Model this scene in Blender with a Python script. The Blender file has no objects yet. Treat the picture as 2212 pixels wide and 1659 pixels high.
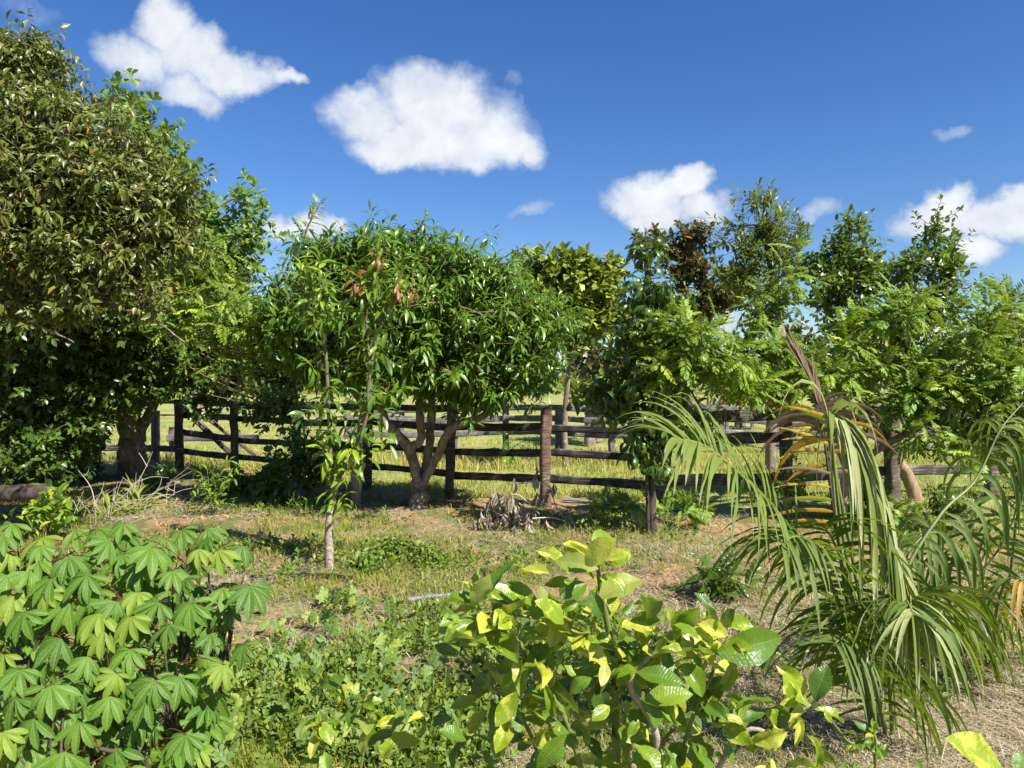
import bpy, math
import numpy as np
from mathutils import Vector, Matrix

rng = np.random.default_rng(11)
sc = bpy.context.scene
col = sc.collection

# ------------------------------------------------------------------ camera, sky, sun, exposure
F = 1650.0            # focal length in units of a 2212 px wide picture
CX, HY = 1106.0, 835.0
CAMH = 1.7
cam_d = bpy.data.cameras.new('camera')
cam_d.sensor_width = 36.0
cam_d.lens = 36.0 * F / 2212.0
cam_d.clip_start = 0.05
cam_d.clip_end = 4000.0
cam = bpy.data.objects.new('camera', cam_d)
cam.location = (0, 0, CAMH)
cam.rotation_euler = (math.radians(90) + math.atan((HY - 829.5) / F), 0, 0)
col.objects.link(cam)
sc.camera = cam

SUN_EL = math.radians(46)
SUN_DIR = Vector((0.74 * math.cos(SUN_EL), -0.673 * math.cos(SUN_EL), math.sin(SUN_EL)))
sun_d = bpy.data.lights.new('sun', 'SUN')
sun_d.energy = 5.0
sun_d.angle = math.radians(0.53)
sun_d.color = (1.0, 0.955, 0.88)
sun = bpy.data.objects.new('sun', sun_d)
sun.rotation_euler = SUN_DIR.to_track_quat('Z', 'Y').to_euler()
col.objects.link(sun)

sc.view_settings.view_transform = 'Standard'
sc.view_settings.look = 'None'
sc.view_settings.gamma = 1.0
sc.view_settings.exposure = 1.05
sc.view_settings.use_curve_mapping = False
sc.render.engine = 'CYCLES'
sc.cycles.use_denoising = True
sc.cycles.max_bounces = 8
sc.cycles.diffuse_bounces = 4
sc.cycles.glossy_bounces = 2
sc.cycles.transmission_bounces = 4
sc.cycles.transparent_max_bounces = 4


class NT:
    """small helper to wire shader nodes"""
    def __init__(self, tree):
        self.t = tree
        tree.nodes.clear()

    def n(self, kind, ins=None, **props):
        nd = self.t.nodes.new(kind)
        for k, v in props.items():
            setattr(nd, k, v)
        if ins:
            for k, v in ins.items():
                s = nd.inputs[k]
                if isinstance(v, bpy.types.NodeSocket):
                    self.t.links.new(v, s)
                else:
                    s.default_value = v
        return nd

    def m(self, op, a, b=0.0, c=0.0, clamp=False):
        nd = self.n('ShaderNodeMath', {0: a, 1: b, 2: c}, operation=op)
        nd.use_clamp = clamp
        return nd.outputs[0]

    def mix(self, f, a, b, blend='MIX'):
        nd = self.n('ShaderNodeMix', data_type='RGBA', blend_type=blend)
        for key, v in ((0, f), (6, a), (7, b)):
            s = nd.inputs[key]
            if isinstance(v, bpy.types.NodeSocket):
                self.t.links.new(v, s)
            else:
                s.default_value = v
        return nd.outputs[2]

    def noise(self, vec, scale, detail=4.0, rough=0.55, dim='3D'):
        nd = self.n('ShaderNodeTexNoise', noise_dimensions=dim)
        if vec is not None:
            self.t.links.new(vec, nd.inputs['Vector'])
        nd.inputs['Scale'].default_value = scale
        nd.inputs['Detail'].default_value = detail
        nd.inputs['Roughness'].default_value = rough
        return nd.outputs['Fac']

    def ramp(self, f, lo, hi, a=0.0, b=1.0, smooth=True):
        nd = self.n('ShaderNodeMapRange', {'Value': f, 'From Min': lo, 'From Max': hi, 'To Min': a, 'To Max': b},
                    interpolation_type='SMOOTHSTEP' if smooth else 'LINEAR')
        return nd.outputs[0]

    def cramp(self, f, stops):
        nd = self.n('ShaderNodeValToRGB')
        self.t.links.new(f, nd.inputs[0])
        el = nd.color_ramp.elements
        while len(el) < len(stops):
            el.new(0.5)
        for e, (p, c) in zip(el, stops):
            e.position = p
            e.color = (*c, 1.0)
        return nd.outputs[0]


def c4(c):
    return (c[0], c[1], c[2], 1.0)


def build_world():
    w = bpy.data.worlds.new('World')
    sc.world = w
    w.use_nodes = True
    t = NT(w.node_tree)
    sky = t.n('ShaderNodeTexSky', sky_type='NISHITA')
    sky.sun_disc = False
    sky.sun_elevation = SUN_EL
    sky.sun_rotation = math.atan2(SUN_DIR.x, SUN_DIR.y)
    sky.altitude = 50
    sky.air_density = 1.0
    sky.dust_density = 0.15
    sky.ozone_density = 3.5
    tc = t.n('ShaderNodeTexCoord').outputs['Generated']
    sep = t.n('ShaderNodeSeparateXYZ', {0: tc})
    az = t.m('ARCTAN2', sep.outputs[0], sep.outputs[1])
    el = t.m('ARCSINE', sep.outputs[2])
    # ragged edges: shift the lookup by noise of the direction
    nz = t.n('ShaderNodeTexNoise', {'Vector': tc, 'Scale': 12.0, 'Detail': 9.0, 'Roughness': 0.60}).outputs['Color']
    nv = t.n('ShaderNodeVectorMath', {0: nz, 1: (0.5, 0.5, 0.5)}, operation='SUBTRACT').outputs[0]
    nv = t.n('ShaderNodeVectorMath', {0: nv, 1: (0.075, 0.08, 0.0)}, operation='MULTIPLY').outputs[0]
    ae = t.n('ShaderNodeCombineXYZ', {0: az, 1: el, 2: 0.0}).outputs[0]
    q = t.n('ShaderNodeVectorMath', {0: ae, 1: nv}, operation='ADD').outputs[0]
    # cumulus heaps seen from the garden: direction (picture units), radii, weight
    heaps = [(350, 60, 60, 62, .95), (400, 112, 95, 60, .9), (290, 128, 100, 58, .85), (505, 152, 95, 45, .95), (600, 166, 48, 22, .8),
             (410, 190, 75, 40, .75), (790, 245, 105, 62, .9), (930, 215, 130, 80, 1.0), (1000, 290, 165, 90, 1.15), (850, 310, 110, 50, 1.0),
             (1105, 322, 75, 55, 1.0), (1010, 360, 90, 30, .8), (1400, 420, 92, 55, 1.1), (1480, 402, 62, 42, 1.1), (1520, 452, 85, 45, .9), (1420, 465, 70, 40, .9),
             (2070, 438, 55, 42, 1.1), (2020, 478, 110, 48, 1.0), (2160, 470, 110, 58, 1.1), (2100, 545, 60, 42, 1.1), (2260, 430, 90, 60, 1.1),
             (1140, 450, 48, 16, .42), (1790, 452, 52, 18, .5), (640, 490, 75, 30, .8), (710, 486, 45, 25, .8), (1100, 175, 26, 20, .28),
             (2045, 285, 45, 20, .33), (60, 30, 60, 25, .3), (1560, 690, 60, 26, .8), (1640, 660, 120, 30, .55), (1180, 720, 80, 30, .5),
             (-420, 300, 200, 90, 1.0), (-300, 330, 120, 60, .9), (2700, 250, 200, 80, 1.0), (2850, 280, 120, 60, .9)]
    fld = None
    for (x, y, rx, ry, wt) in heaps:
        a0 = math.atan((x - CX) / F)
        e0 = math.atan((HY - y) / F * math.cos(a0))
        sx, sy = 1.13 * rx / F * math.cos(a0), 1.13 * ry / F * math.cos(a0)
        d = t.n('ShaderNodeVectorMath', {0: q, 1: (a0, e0, 0)}, operation='SUBTRACT').outputs[0]
        d = t.n('ShaderNodeVectorMath', {0: d, 1: (1 / sx, 1 / sy, 0)}, operation='MULTIPLY').outputs[0]
        d2 = t.n('ShaderNodeVectorMath', {0: d, 1: d}, operation='DOT_PRODUCT').outputs['Value']
        f = t.m('MULTIPLY', t.m('SUBTRACT', 1.0, d2, clamp=True), wt)
        fld = f if fld is None else t.m('MAXIMUM', fld, f)
    # the same kind of scattered cumulus all round the rest of the sky
    big = t.noise(tc, 2.6, 6.0, 0.6)
    other = t.ramp(big, 0.56, 0.72)
    other = t.m('MULTIPLY', other, t.ramp(t.m('ABSOLUTE', az), 0.95, 1.25))
    other = t.m('MULTIPLY', other, t.ramp(sep.outputs[2], 0.02, 0.15))
    fld = t.m('MAXIMUM', fld, other)
    fine = t.noise(tc, 26.0, 6.0, 0.6)
    dens = t.m('ADD', fld, t.m('MULTIPLY', t.m('SUBTRACT', fine, 0.5), 0.7))
    mask = t.ramp(dens, 0.0, 0.78)
    mask = t.m('MULTIPLY', mask, t.ramp(fld, 0.0, 0.15))
    shade = t.noise(q, 22.0, 5.0, 0.55)
    lum = t.m('ADD', t.ramp(dens, 0.2, 1.0, 0.46, 0.84), t.m('MULTIPLY', t.m('SUBTRACT', shade, 0.5), 0.75))
    ccol = t.mix(t.ramp(lum, 0.45, 0.95, 0, 1, False), (0.47, 0.56, 0.72, 1), (0.88, 0.90, 0.93, 1))
    skyc = t.n('ShaderNodeHueSaturation', {'Hue': 0.512, 'Saturation': 1.27, 'Color': sky.outputs[0]}).outputs[0]
    b1 = t.n('ShaderNodeBackground', {'Color': skyc, 'Strength': 0.071})
    b2 = t.n('ShaderNodeBackground', {'Color': ccol, 'Strength': 0.54})
    mx = t.n('ShaderNodeMixShader', {0: t.m('MULTIPLY', mask, 0.97), 1: b1.outputs[0], 2: b2.outputs[0]})
    out = t.n('ShaderNodeOutputWorld', {0: mx.outputs[0]})
    w.cycles.sampling_method = 'MANUAL'
    w.cycles.sample_map_resolution = 1024


build_world()


# ------------------------------------------------------------------ geometry helpers
def W(x, y, d):
    """point at distance d in the direction of picture point (x, y)"""
    return np.array([(x - CX) / F * d, d, CAMH - (y - HY) / F * d])


def ground_z(x, y):
    x = np.asarray(x, float)
    y = np.asarray(y, float)
    b = 0.03 * np.sin(1.3 * x + 0.7 * y) + 0.025 * np.sin(2.9 * y - 1.1 * x + 1.0) + 0.012 * np.sin(6.1 * x + 2.0) * np.sin(5.3 * y)
    far = np.clip((np.hypot(x, y) - 40.0) / 300.0, 0, 1)
    return b + far * far * 1.0


def G(x, y):
    """ground point under picture point (x, y)"""
    d = F * CAMH / (y - HY)
    X = (x - CX) / F * d
    return np.array([X, d, float(ground_z(X, d))])


def unit(v):
    v = np.asarray(v, float)
    return v / np.maximum(np.linalg.norm(v, axis=-1, keepdims=True), 1e-9)


def frames(dirs, ups):
    """x axis along dirs, z axis as close to ups as it can"""
    x = unit(dirs)
    y = unit(np.cross(ups, x))
    z = np.cross(x, y)
    return np.stack([x, y, z], axis=-1)


def make_mesh(name, V, Q, mats, attr=None, mat_idx=None, smooth=True):
    V = np.ascontiguousarray(V, dtype=np.float32)
    Q = np.ascontiguousarray(Q, dtype=np.int32)
    me = bpy.data.meshes.new(name)
    me.vertices.add(len(V))
    me.vertices.foreach_set('co', V.ravel())
    k = Q.shape[1]
    me.loops.add(Q.size)
    me.loops.foreach_set('vertex_index', Q.ravel())
    me.polygons.add(len(Q))
    me.polygons.foreach_set('loop_start', np.arange(0, Q.size, k, dtype=np.int32))
    if smooth:
        me.polygons.foreach_set('use_smooth', np.ones(len(Q), dtype=bool))
    for m in (mats if isinstance(mats, (list, tuple)) else [mats]):
        me.materials.append(m)
    if mat_idx is not None:
        me.polygons.foreach_set('material_index', np.ascontiguousarray(mat_idx, dtype=np.int32))
    if attr is not None:
        a = me.attributes.new('leaf', 'FLOAT_VECTOR', 'POINT')
        a.data.foreach_set('vector', np.ascontiguousarray(attr, dtype=np.float32).ravel())
    me.update(calc_edges=True)
    return me


def link(name, me, parent=None, loc=None):
    o = bpy.data.objects.new(name, me)
    col.objects.link(o)
    if parent is not None:
        o.parent = parent
    if loc is not None:
        o.location = loc
    return o


def thing(name, label, cat, loc, group=None):
    o = bpy.data.objects.new(name, None)
    o.empty_display_size = 0.1
    col.objects.link(o)
    o.location = tuple(float(v) for v in loc)
    o['label'] = label
    o['category'] = cat
    if group:
        o['group'] = group
    return o


def tag(o, label=None, cat=None, group=None, kind=None):
    for k, v in (('label', label), ('category', cat), ('group', group), ('kind', kind)):
        if v:
            o[k] = v
    return o


def spline(pts, n):
    """Catmull-Rom through pts, n points"""
    P = np.asarray(pts, float)
    if len(P) == 2:
        t = np.linspace(0, 1, n)[:, None]
        return P[0] * (1 - t) + P[1] * t
    E = np.vstack([2 * P[0] - P[1], P, 2 * P[-1] - P[-2]])
    out = []
    for s in np.linspace(0, len(P) - 1 - 1e-6, n):
        i = int(s)
        t = s - i
        a, b, c, d = E[i], E[i + 1], E[i + 2], E[i + 3]
        out.append(0.5 * (2 * b + (c - a) * t + (2 * a - 5 * b + 4 * c - d) * t * t + (3 * b - a - 3 * c + d) * t ** 3))
    return np.array(out)


def tube(pts, radii, sides=7, jit=0.0):
    P = np.asarray(pts, float)
    n = len(P)
    r = np.interp(np.linspace(0, 1, n), np.linspace(0, 1, len(radii)), radii)
    T = unit(np.gradient(P, axis=0))
    ref = np.array([0.31, 0.95, 0.05]) if abs(T[0][2]) > 0.7 else np.array([0.1, 0.05, 1.0])
    U = unit(np.cross(T, ref))
    Vv = np.cross(T, U)
    a = np.linspace(0, 2 * np.pi, sides, endpoint=False)
    rr = r[:, None] * (1 + (jit * rng.standard_normal((n, sides)) if jit else 0))
    V = P[:, None] + rr[..., None] * (np.cos(a)[None, :, None] * U[:, None] + np.sin(a)[None, :, None] * Vv[:, None])
    V = V.reshape(-1, 3)
    i = np.arange(n - 1)[:, None] * sides
    j = np.arange(sides)[None]
    j2 = (j + 1) % sides
    Q = np.stack([i + j, i + j2, i + sides + j2, i + sides + j], -1).reshape(-1, 4)
    # end caps as fans of quads collapsed on the centre ring are not needed for tips this thin
    return V, Q


class MB:
    def __init__(self):
        self.V, self.Q, self.A, self.n = [], [], [], 0

    def add(self, V, Q, A=None):
        self.V.append(V)
        self.Q.append(np.asarray(Q) + self.n)
        self.A.append(A if A is not None else np.zeros((len(V), 3)))
        self.n += len(V)

    def build(self, name, mat, parent=None, root=(0, 0, 0), smooth=True):
        V = np.vstack(self.V) - np.asarray(root, float)
        me = make_mesh(name, V, np.vstack(self.Q), mat, np.vstack(self.A), smooth=smooth)
        return link(name, me, parent)


# ------------------------------------------------------------------ leaf shapes (length 1 along x, normal z)
def leaf_shape(w=0.3, fold=0.25, curl=0.3, nseg=4, peak=0.45, wave=0.0, nx=1, petiole=0.06, twist=0.0, seed=0):
    r = np.random.default_rng(seed)
    t = np.linspace(0, 1, nseg + 1)
    ex = math.log(0.5) / math.log(peak)
    prof = np.sin(np.pi * np.clip(t, 0, 1) ** ex) ** 0.85
    prof[0] = 0.03
    prof[-1] = 0.02
    half = 0.5 * w * np.maximum(prof, 0.02)
    # bend along the length
    ang = -curl * t * 1.6
    dx = np.cos(ang)
    dz = np.sin(ang)
    X = petiole + (1 - petiole) * np.concatenate([[0], np.cumsum((dx[1:] + dx[:-1]) / 2 / nseg)])
    Z = np.concatenate([[0], np.cumsum((dz[1:] + dz[:-1]) / 2 / nseg)])
    s = np.linspace(-1, 1, 2 * nx + 1)
    V, A = [], []
    ph = r.uniform(0, 6.28)
    for k in range(nseg + 1):
        for q in s:
            wv = wave * (math.sin(9 * t[k] + ph + (1.5 if q > 0 else 0)) + (.5 * math.sin(23 * t[k] + 2 * ph + 4 * q) if nx > 1 else 0)) * abs(q) * prof[k]
            tw = twist * t[k]
            y = half[k] * q * math.cos(fold)
            z = abs(q) * half[k] * math.sin(fold) + wv
            y, z = y * math.cos(tw) - z * math.sin(tw), y * math.sin(tw) + z * math.cos(tw)
            nxn, nzn = -math.sin(ang[k]), math.cos(ang[k])
            V.append((X[k] + z * nxn, y, Z[k] + z * nzn))
            A.append((t[k], q, 0.0))
    m = 2 * nx + 1
    Q = [(k * m + j, (k + 1) * m + j, (k + 1) * m + j + 1, k * m + j + 1) for k in range(nseg) for j in range(m - 1)]
    return np.array(V), np.array(Q), np.array(A)


def kite_shape(w=0.4, fold=0.2, curl=0.3, peak=0.5):
    """a folded leaf of two faces for the mass of leaves that cannot be told apart"""
    h, z = .5 * w, .5 * w * math.sin(fold)
    V = np.array([(0, 0, 0), (peak, -h, z - .1 * curl), (1 - .12 * curl, 0, -.55 * curl), (peak, h, z - .1 * curl), (peak, 0, -.12 * curl)])
    return V, np.array([(0, 1, 2, 4), (0, 4, 2, 3)]), np.array([(0, 0, 0), (peak, -1, 0), (1, 0, 0), (peak, 1, 0), (peak, 0, 0.0)])


def pinnate_shape(npair=7, ll=0.27, lw=0.42, droop=0.5, seed=0, closed=0.25, seg=2):
    """a feather leaf: rachis with opposite leaflets"""
    r = np.random.default_rng(seed)
    V, Q, A, n = [], [], [], 0
    t = np.linspace(0, 1, 9)
    px = t * (1 - 0.12 * droop)
    pz = -droop * 0.45 * t ** 2
    py = 0.05 * r.standard_normal() * t ** 2
    rach = np.stack([px, py, pz], 1)
    tv, tq = tube(rach, [0.006, 0.003], 3)
    V.append(tv)
    Q.append(tq)
    A.append(np.tile([0.0, 0.0, 0.0], (len(tv), 1)))
    n += len(tv)
    base, bq, ba = leaf_shape(w=lw, fold=0.12, curl=0.12, nseg=seg + 1, peak=0.45, seed=seed) if seg else kite_shape(lw * 1.05, .12, .12, .45)
    for k in range(npair + 1):
        u = 0.2 + 0.8 * k / npair
        c = np.array([np.interp(u, t, rach[:, i]) for i in range(3)])
        sides = (1, -1) if k < npair else (0,)
        for sgn in sides:
            a = sgn * (1.15 - 0.35 * u + 0.12 * r.standard_normal())
            L = ll * (0.75 + 0.5 * math.sin(math.pi * (0.15 + 0.8 * u))) * r.uniform(0.9, 1.1)
            d = np.array([math.cos(a), math.sin(a), -closed * abs(sgn) - 0.35 * droop * u + 0.1 * r.standard_normal()])
            Rm = frames(d[None], np.array([[0.15 * r.standard_normal(), 0.15 * r.standard_normal(), 1.0]]))[0]
            V.append(c + L * base @ Rm.T)
            Q.append(bq + n)
            A.append(ba)
            n += len(base)
    return np.vstack(V), np.vstack(Q), np.vstack(A)


def lobed_shape(seed=0, npair=4):
    """grey-green melon leaf with rounded lobes"""
    r = np.random.default_rng(seed)
    V, Q, A, n = [], [], [], 0
    rib, rq, ra = leaf_shape(w=0.24, fold=0.25, curl=0.35, nseg=5, peak=0.5, wave=0.02, seed=seed)
    V.append(rib); Q.append(rq); A.append(ra); n += len(rib)
    lob, lq, la = leaf_shape(w=0.62, fold=0.15, curl=0.4, nseg=3, peak=0.62, wave=0.05, petiole=0.0, seed=seed + 1)
    for k in range(npair):
        u = 0.2 + 0.62 * k / (npair - 1)
        i = u * 5
        c = np.array([np.interp(u, np.linspace(0, 1, 6), rib[1::3, j]) for j in range(3)])
        for s in (-1, 1):
            a = s * (1.05 - 0.4 * u + 0.1 * r.standard_normal())
            L = (0.40 - 0.18 * abs(u - 0.35)) * r.uniform(0.85, 1.15)
            d = np.array([math.cos(a), math.sin(a), 0.18 + 0.12 * r.standard_normal()])
            Rm = frames(d[None], np.array([[0.2 * r.standard_normal(), 0, 1.0]]))[0]
            V.append(c + L * lob @ Rm.T)
            Q.append(lq + n)
            A.append(la * [1, 1, 1])
            n += len(lob)
    return np.vstack(V), np.vstack(Q), np.vstack(A)


def palmate_shape(seed=0, nl=7):
    """cassava leaf: leaflets spread from one hub"""
    r = np.random.default_rng(seed)
    V, Q, A, n = [], [], [], 0
    angs = np.array([-1.6, -1.0, -.48, 0, .48, 1.0, 1.6]) if nl > 5 else np.linspace(-1.05, 1.05, nl)
    for k, a in enumerate(angs):
        a = a + 0.06 * r.standard_normal()
        L = 1.0 - 0.26 * abs(a) / 1.35 + 0.05 * r.standard_normal()
        sh, q, at = leaf_shape(w=0.29, fold=0.26, curl=0.5 + 0.14 * r.standard_normal(), nseg=7, peak=0.60, nx=2, petiole=0.0, seed=seed * 13 + k, wave=0.006)
        d = np.array([math.cos(a), math.sin(a), 0.10 - 0.15 * (abs(a) > .9) + 0.06 * r.standard_normal()])
        Rm = frames(d[None], np.array([[0.25 * math.cos(a) * 0, 0.1 * r.standard_normal(), 1.0]]))[0]
        V.append(L * sh @ Rm.T + np.array([0, 0, 0.004 * k]))
        Q.append(q + n)
        A.append(at)
        n += len(sh)
    return np.vstack(V), np.vstack(Q), np.vstack(A)


# ------------------------------------------------------------------ materials
def new_mat(name):
    m = bpy.data.materials.new(name)
    m.use_nodes = True
    return m, NT(m.node_tree)


def leaf_mat(name, stops, rough=0.42, trans=0.28, tcol=(0.30, 0.42, 0.03), under=(0.13, 0.19, 0.06), vein=(0.25, 0.32, 0.10), vein_w=0.10, vein_amt=0.5,
             nveins=9, spec=0.5, blotch=None, tip=None, side_vein=0.12, gain=1.25, tint=(1.42, 1.04, .6), relief=0.0):
    """stops: colour by each leaf's own random number"""
    m, t = new_mat(name)
    at = t.n('ShaderNodeAttribute', attribute_name='leaf')
    sp = t.n('ShaderNodeSeparateXYZ', {0: at.outputs['Vector']})
    T, S, Rn = sp.outputs
    base = t.cramp(Rn, [(p, (gain * tint[0] * c[0], gain * tint[1] * c[1], gain * tint[2] * c[2])) for p, c in stops])
    geo = t.n('ShaderNodeNewGeometry')
    pos = geo.outputs['Position']
    nz = t.noise(pos, 35.0, 3.0)
    base = t.mix(t.ramp(nz, 0.25, 0.75, 0.0, 0.35), base, t.mix(1.0, base, (0.55, 0.6, 0.5, 1), 'MULTIPLY'))
    aS = t.m('ABSOLUTE', S)
    if blotch:
        bcol, lo, hi, scale = blotch
        bn = t.noise(pos, scale, 5.0, 0.6)
        bn = t.m('ADD', t.m('ADD', bn, t.m('MULTIPLY', aS, 0.10)), t.m('MULTIPLY', t.m('SUBTRACT', Rn, 0.5), 0.30))
        base = t.mix(t.ramp(bn, lo, hi), base, c4(bcol))
    if vein_amt > 0:
        mid = t.ramp(aS, 0.0, vein_w, vein_amt, 0.0)
        wv = t.m('SINE', t.m('SUBTRACT', t.m('MULTIPLY', T, nveins * 6.283), t.m('MULTIPLY', aS, 3.6)))
        sv = t.ramp(wv, 0.8, 1.0, 0.0, side_vein)
        base = t.mix(t.m('MAXIMUM', mid, sv), base, c4(vein))
    if tip:
        tcolr, start = tip
        k = t.m('ADD', T, t.m('MULTIPLY', t.m('SUBTRACT', t.noise(pos, 18.0, 3.0), 0.5), 0.35))
        k = t.m('ADD', k, t.m('MULTIPLY', t.m('SUBTRACT', Rn, 0.5), 0.5))
        base = t.mix(t.ramp(k, start, start + 0.07), base, c4(tcolr))
    back = geo.outputs['Backfacing']
    colr = t.mix(t.m('MULTIPLY', back, 0.75), base, c4(under)) if under else base
    hgt = t.noise(pos, 120.0, 2.0)
    if relief > 0 and vein_amt > 0:      # blade puckers up between the veins
        puff = t.m('MULTIPLY', t.m('SUBTRACT', 1.0, t.m('ABSOLUTE', wv)), -1.0)
        hgt = t.m('ADD', t.m('MULTIPLY', hgt, 0.5), t.m('ADD', t.m('MULTIPLY', puff, relief), t.m('MULTIPLY', t.noise(pos, 30.0, 3.0), 2.0 * relief)))
    bump = t.n('ShaderNodeBump', {'Strength': 0.25 if relief == 0 else 0.55, 'Distance': 0.004, 'Height': hgt})
    rg = t.m('ADD', rough, t.m('MULTIPLY', back, 0.2))
    p = t.n('ShaderNodeBsdfPrincipled', {'Base Color': colr, 'Roughness': rg, 'Normal': bump.outputs[0]})
    p.inputs['Specular IOR Level'].default_value = spec
    tr = t.n('ShaderNodeBsdfTranslucent', {'Color': t.mix(0.5, t.mix(1.0, base, (1.6, 1.6, 1.0, 1), 'MULTIPLY'), c4(tcol))})
    mx = t.n('ShaderNodeMixShader', {0: trans, 1: p.outputs[0], 2: tr.outputs[0]})
    t.n('ShaderNodeOutputMaterial', {0: mx.outputs[0]})
    return m


def bark_mat(name, a, b, scale=14.0, patch=None, rough=0.9, stretch=(1, 1, 0.3)):
    m, t = new_mat(name)
    tc = t.n('ShaderNodeNewGeometry').outputs['Position']
    mp = t.n('ShaderNodeMapping', {'Vector': tc, 'Scale': stretch}).outputs[0]
    n1 = t.noise(mp, scale, 6.0, 0.65)
    base = t.mix(t.ramp(n1, 0.3, 0.7), c4(a), c4(b))
    if patch:
        base = t.mix(t.ramp(t.noise(tc, 7.0, 5.0, 0.7), 0.56, 0.66, 0, 0.85), base, c4(patch))
    bump = t.n('ShaderNodeBump', {'Strength': 0.7, 'Distance': 0.012, 'Height': n1})
    p = t.n('ShaderNodeBsdfPrincipled', {'Base Color': base, 'Roughness': rough, 'Normal': bump.outputs[0]})
    t.n('ShaderNodeOutputMaterial', {0: p.outputs[0]})
    return m


def wood_mat(name, dark, mid, pale, axis=(1, 1, 1), pale_at=0.62):
    m, t = new_mat(name)
    tc = t.n('ShaderNodeTexCoord').outputs['Object']
    mp = t.n('ShaderNodeMapping', {'Vector': tc, 'Scale': axis}).outputs[0]
    n1 = t.noise(mp, 9.0, 8.0, 0.7)
    n2 = t.noise(tc, 3.0, 5.0, 0.65)
    base = t.mix(t.ramp(n1, 0.3, 0.68), c4(dark), c4(mid))
    base = t.mix(t.ramp(t.m('ADD', t.m('MULTIPLY', n1, 0.5), t.m('MULTIPLY', n2, 0.5)), pale_at - 0.08, pale_at + 0.08, 0, 0.85), base, c4(pale))
    bump = t.n('ShaderNodeBump', {'Strength': 0.8, 'Distance': 0.01, 'Height': n1})
    p = t.n('ShaderNodeBsdfPrincipled', {'Base Color': base, 'Roughness': 0.88, 'Normal': bump.outputs[0]})
    t.n('ShaderNodeOutputMaterial', {0: p.outputs[0]})
    return m


def plain_mat(name, colr, rough=0.6, var=0.25, scale=20.0):
    m, t = new_mat(name)
    pos = t.n('ShaderNodeNewGeometry').outputs['Position']
    n = t.noise(pos, scale, 4.0)
    base = t.mix(t.ramp(n, 0.3, 0.7, 0, var * 2), c4(colr), (colr[0] * .5, colr[1] * .5, colr[2] * .5, 1))
    p = t.n('ShaderNodeBsdfPrincipled', {'Base Color': base, 'Roughness': rough})
    t.n('ShaderNodeOutputMaterial', {0: p.outputs[0]})
    return m


M = {}
M['olive'] = leaf_mat('olive_leaf', [(0, (.038, .078, .016)), (.5, (.066, .115, .026)), (.90, (.12, .15, .042)), (.985, (.20, .15, .04)), (1, (.28, .13, .04))],
                      rough=.36, trans=.16, under=(.16, .17, .06), tcol=(.28, .32, .04), vein=(.20, .22, .08), vein_amt=.35, tint=(1.36, 1.02, .62), spec=.4)
M['cashew'] = leaf_mat('cashew_leaf', [(0, (.045, .12, .016)), (.7, (.08, .18, .026)), (1, (.16, .27, .04))], rough=.42, trans=.3)
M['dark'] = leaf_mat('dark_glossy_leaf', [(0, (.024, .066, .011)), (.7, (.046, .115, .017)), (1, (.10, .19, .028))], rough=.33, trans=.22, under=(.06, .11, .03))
M['legume'] = leaf_mat('feather_leaf', [(0, (.075, .18, .034)), (.7, (.135, .265, .045)), (.93, (.22, .35, .055)), (1, (.38, .47, .06))], rough=.5, spec=.35, trans=.30, vein_amt=.15, side_vein=0.0)
M['mango'] = leaf_mat('mango_leaf', [(0, (.03, .09, .010)), (.6, (.055, .15, .015)), (.95, (.10, .215, .02)), (1, (.16, .28, .025))], rough=.30, trans=.25,
                      under=(.07, .14, .03), vein=(.22, .33, .08), vein_amt=.55, vein_w=.16)
M['sapling'] = leaf_mat('young_mango_leaf', [(0, (.035, .11, .018)), (.6, (.065, .165, .02)), (1, (.17, .30, .02))], rough=.30, trans=.30,
                        under=(.11, .19, .05), vein=(.30, .40, .12), vein_amt=.6, vein_w=.14)
M['newleaf'] = leaf_mat('copper_young_leaf', [(0, (.22, .09, .035)), (.6, (.30, .15, .06)), (1, (.30, .22, .05))], rough=.4, trans=.3, tcol=(.5, .22, .06), under=(.3, .18, .08), tint=(1.0, 1.0, .95), gain=1.05)
M['droop'] = leaf_mat('drooping_dark_leaf', [(0, (.020, .060, .012)), (.7, (.040, .10, .016)), (1, (.09, .17, .02))], rough=.33, trans=.22, under=(.10, .16, .05), vein=(.12, .2, .06), vein_amt=.5)
M['yellowgreen'] = leaf_mat('yellow_green_leaf', [(0, (.10, .14, .02)), (.6, (.19, .24, .035)), (1, (.30, .35, .05))], rough=.45, trans=.25, tint=(1.12, 1.02, .75))
M['reddish'] = leaf_mat('red_brown_leaf', [(0, (.028, .045, .012)), (.55, (.055, .065, .018)), (.8, (.12, .075, .02)), (1, (.22, .09, .03))], rough=.4, trans=.2, tcol=(.3, .2, .03), under=(.12, .09, .04), tint=(1.05, 1.05, .8))
M['willow'] = leaf_mat('narrow_tree_leaf', [(0, (.04, .085, .012)), (.6, (.075, .135, .018)), (.9, (.15, .21, .03)), (1, (.2, .13, .03))], rough=.42, trans=.28)
M['citrus'] = leaf_mat('citrus_tree_leaf', [(0, (.032, .08, .012)), (.7, (.06, .14, .018)), (.93, (.13, .23, .025)), (1, (.30, .38, .04))], rough=.3, trans=.24)
M['lime'] = leaf_mat('lime_leaf_mottled', [(0, (.07, .17, .014)), (.5, (.13, .25, .02)), (1, (.24, .35, .03))], rough=.27, trans=.34, under=(.20, .26, .08), vein=(.25, .34, .08),
                     vein_amt=.5, blotch=((.46, .47, .06), .53, .66, 48.0), relief=0.07, vein_w=.07, nveins=8, side_vein=.10)
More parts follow.
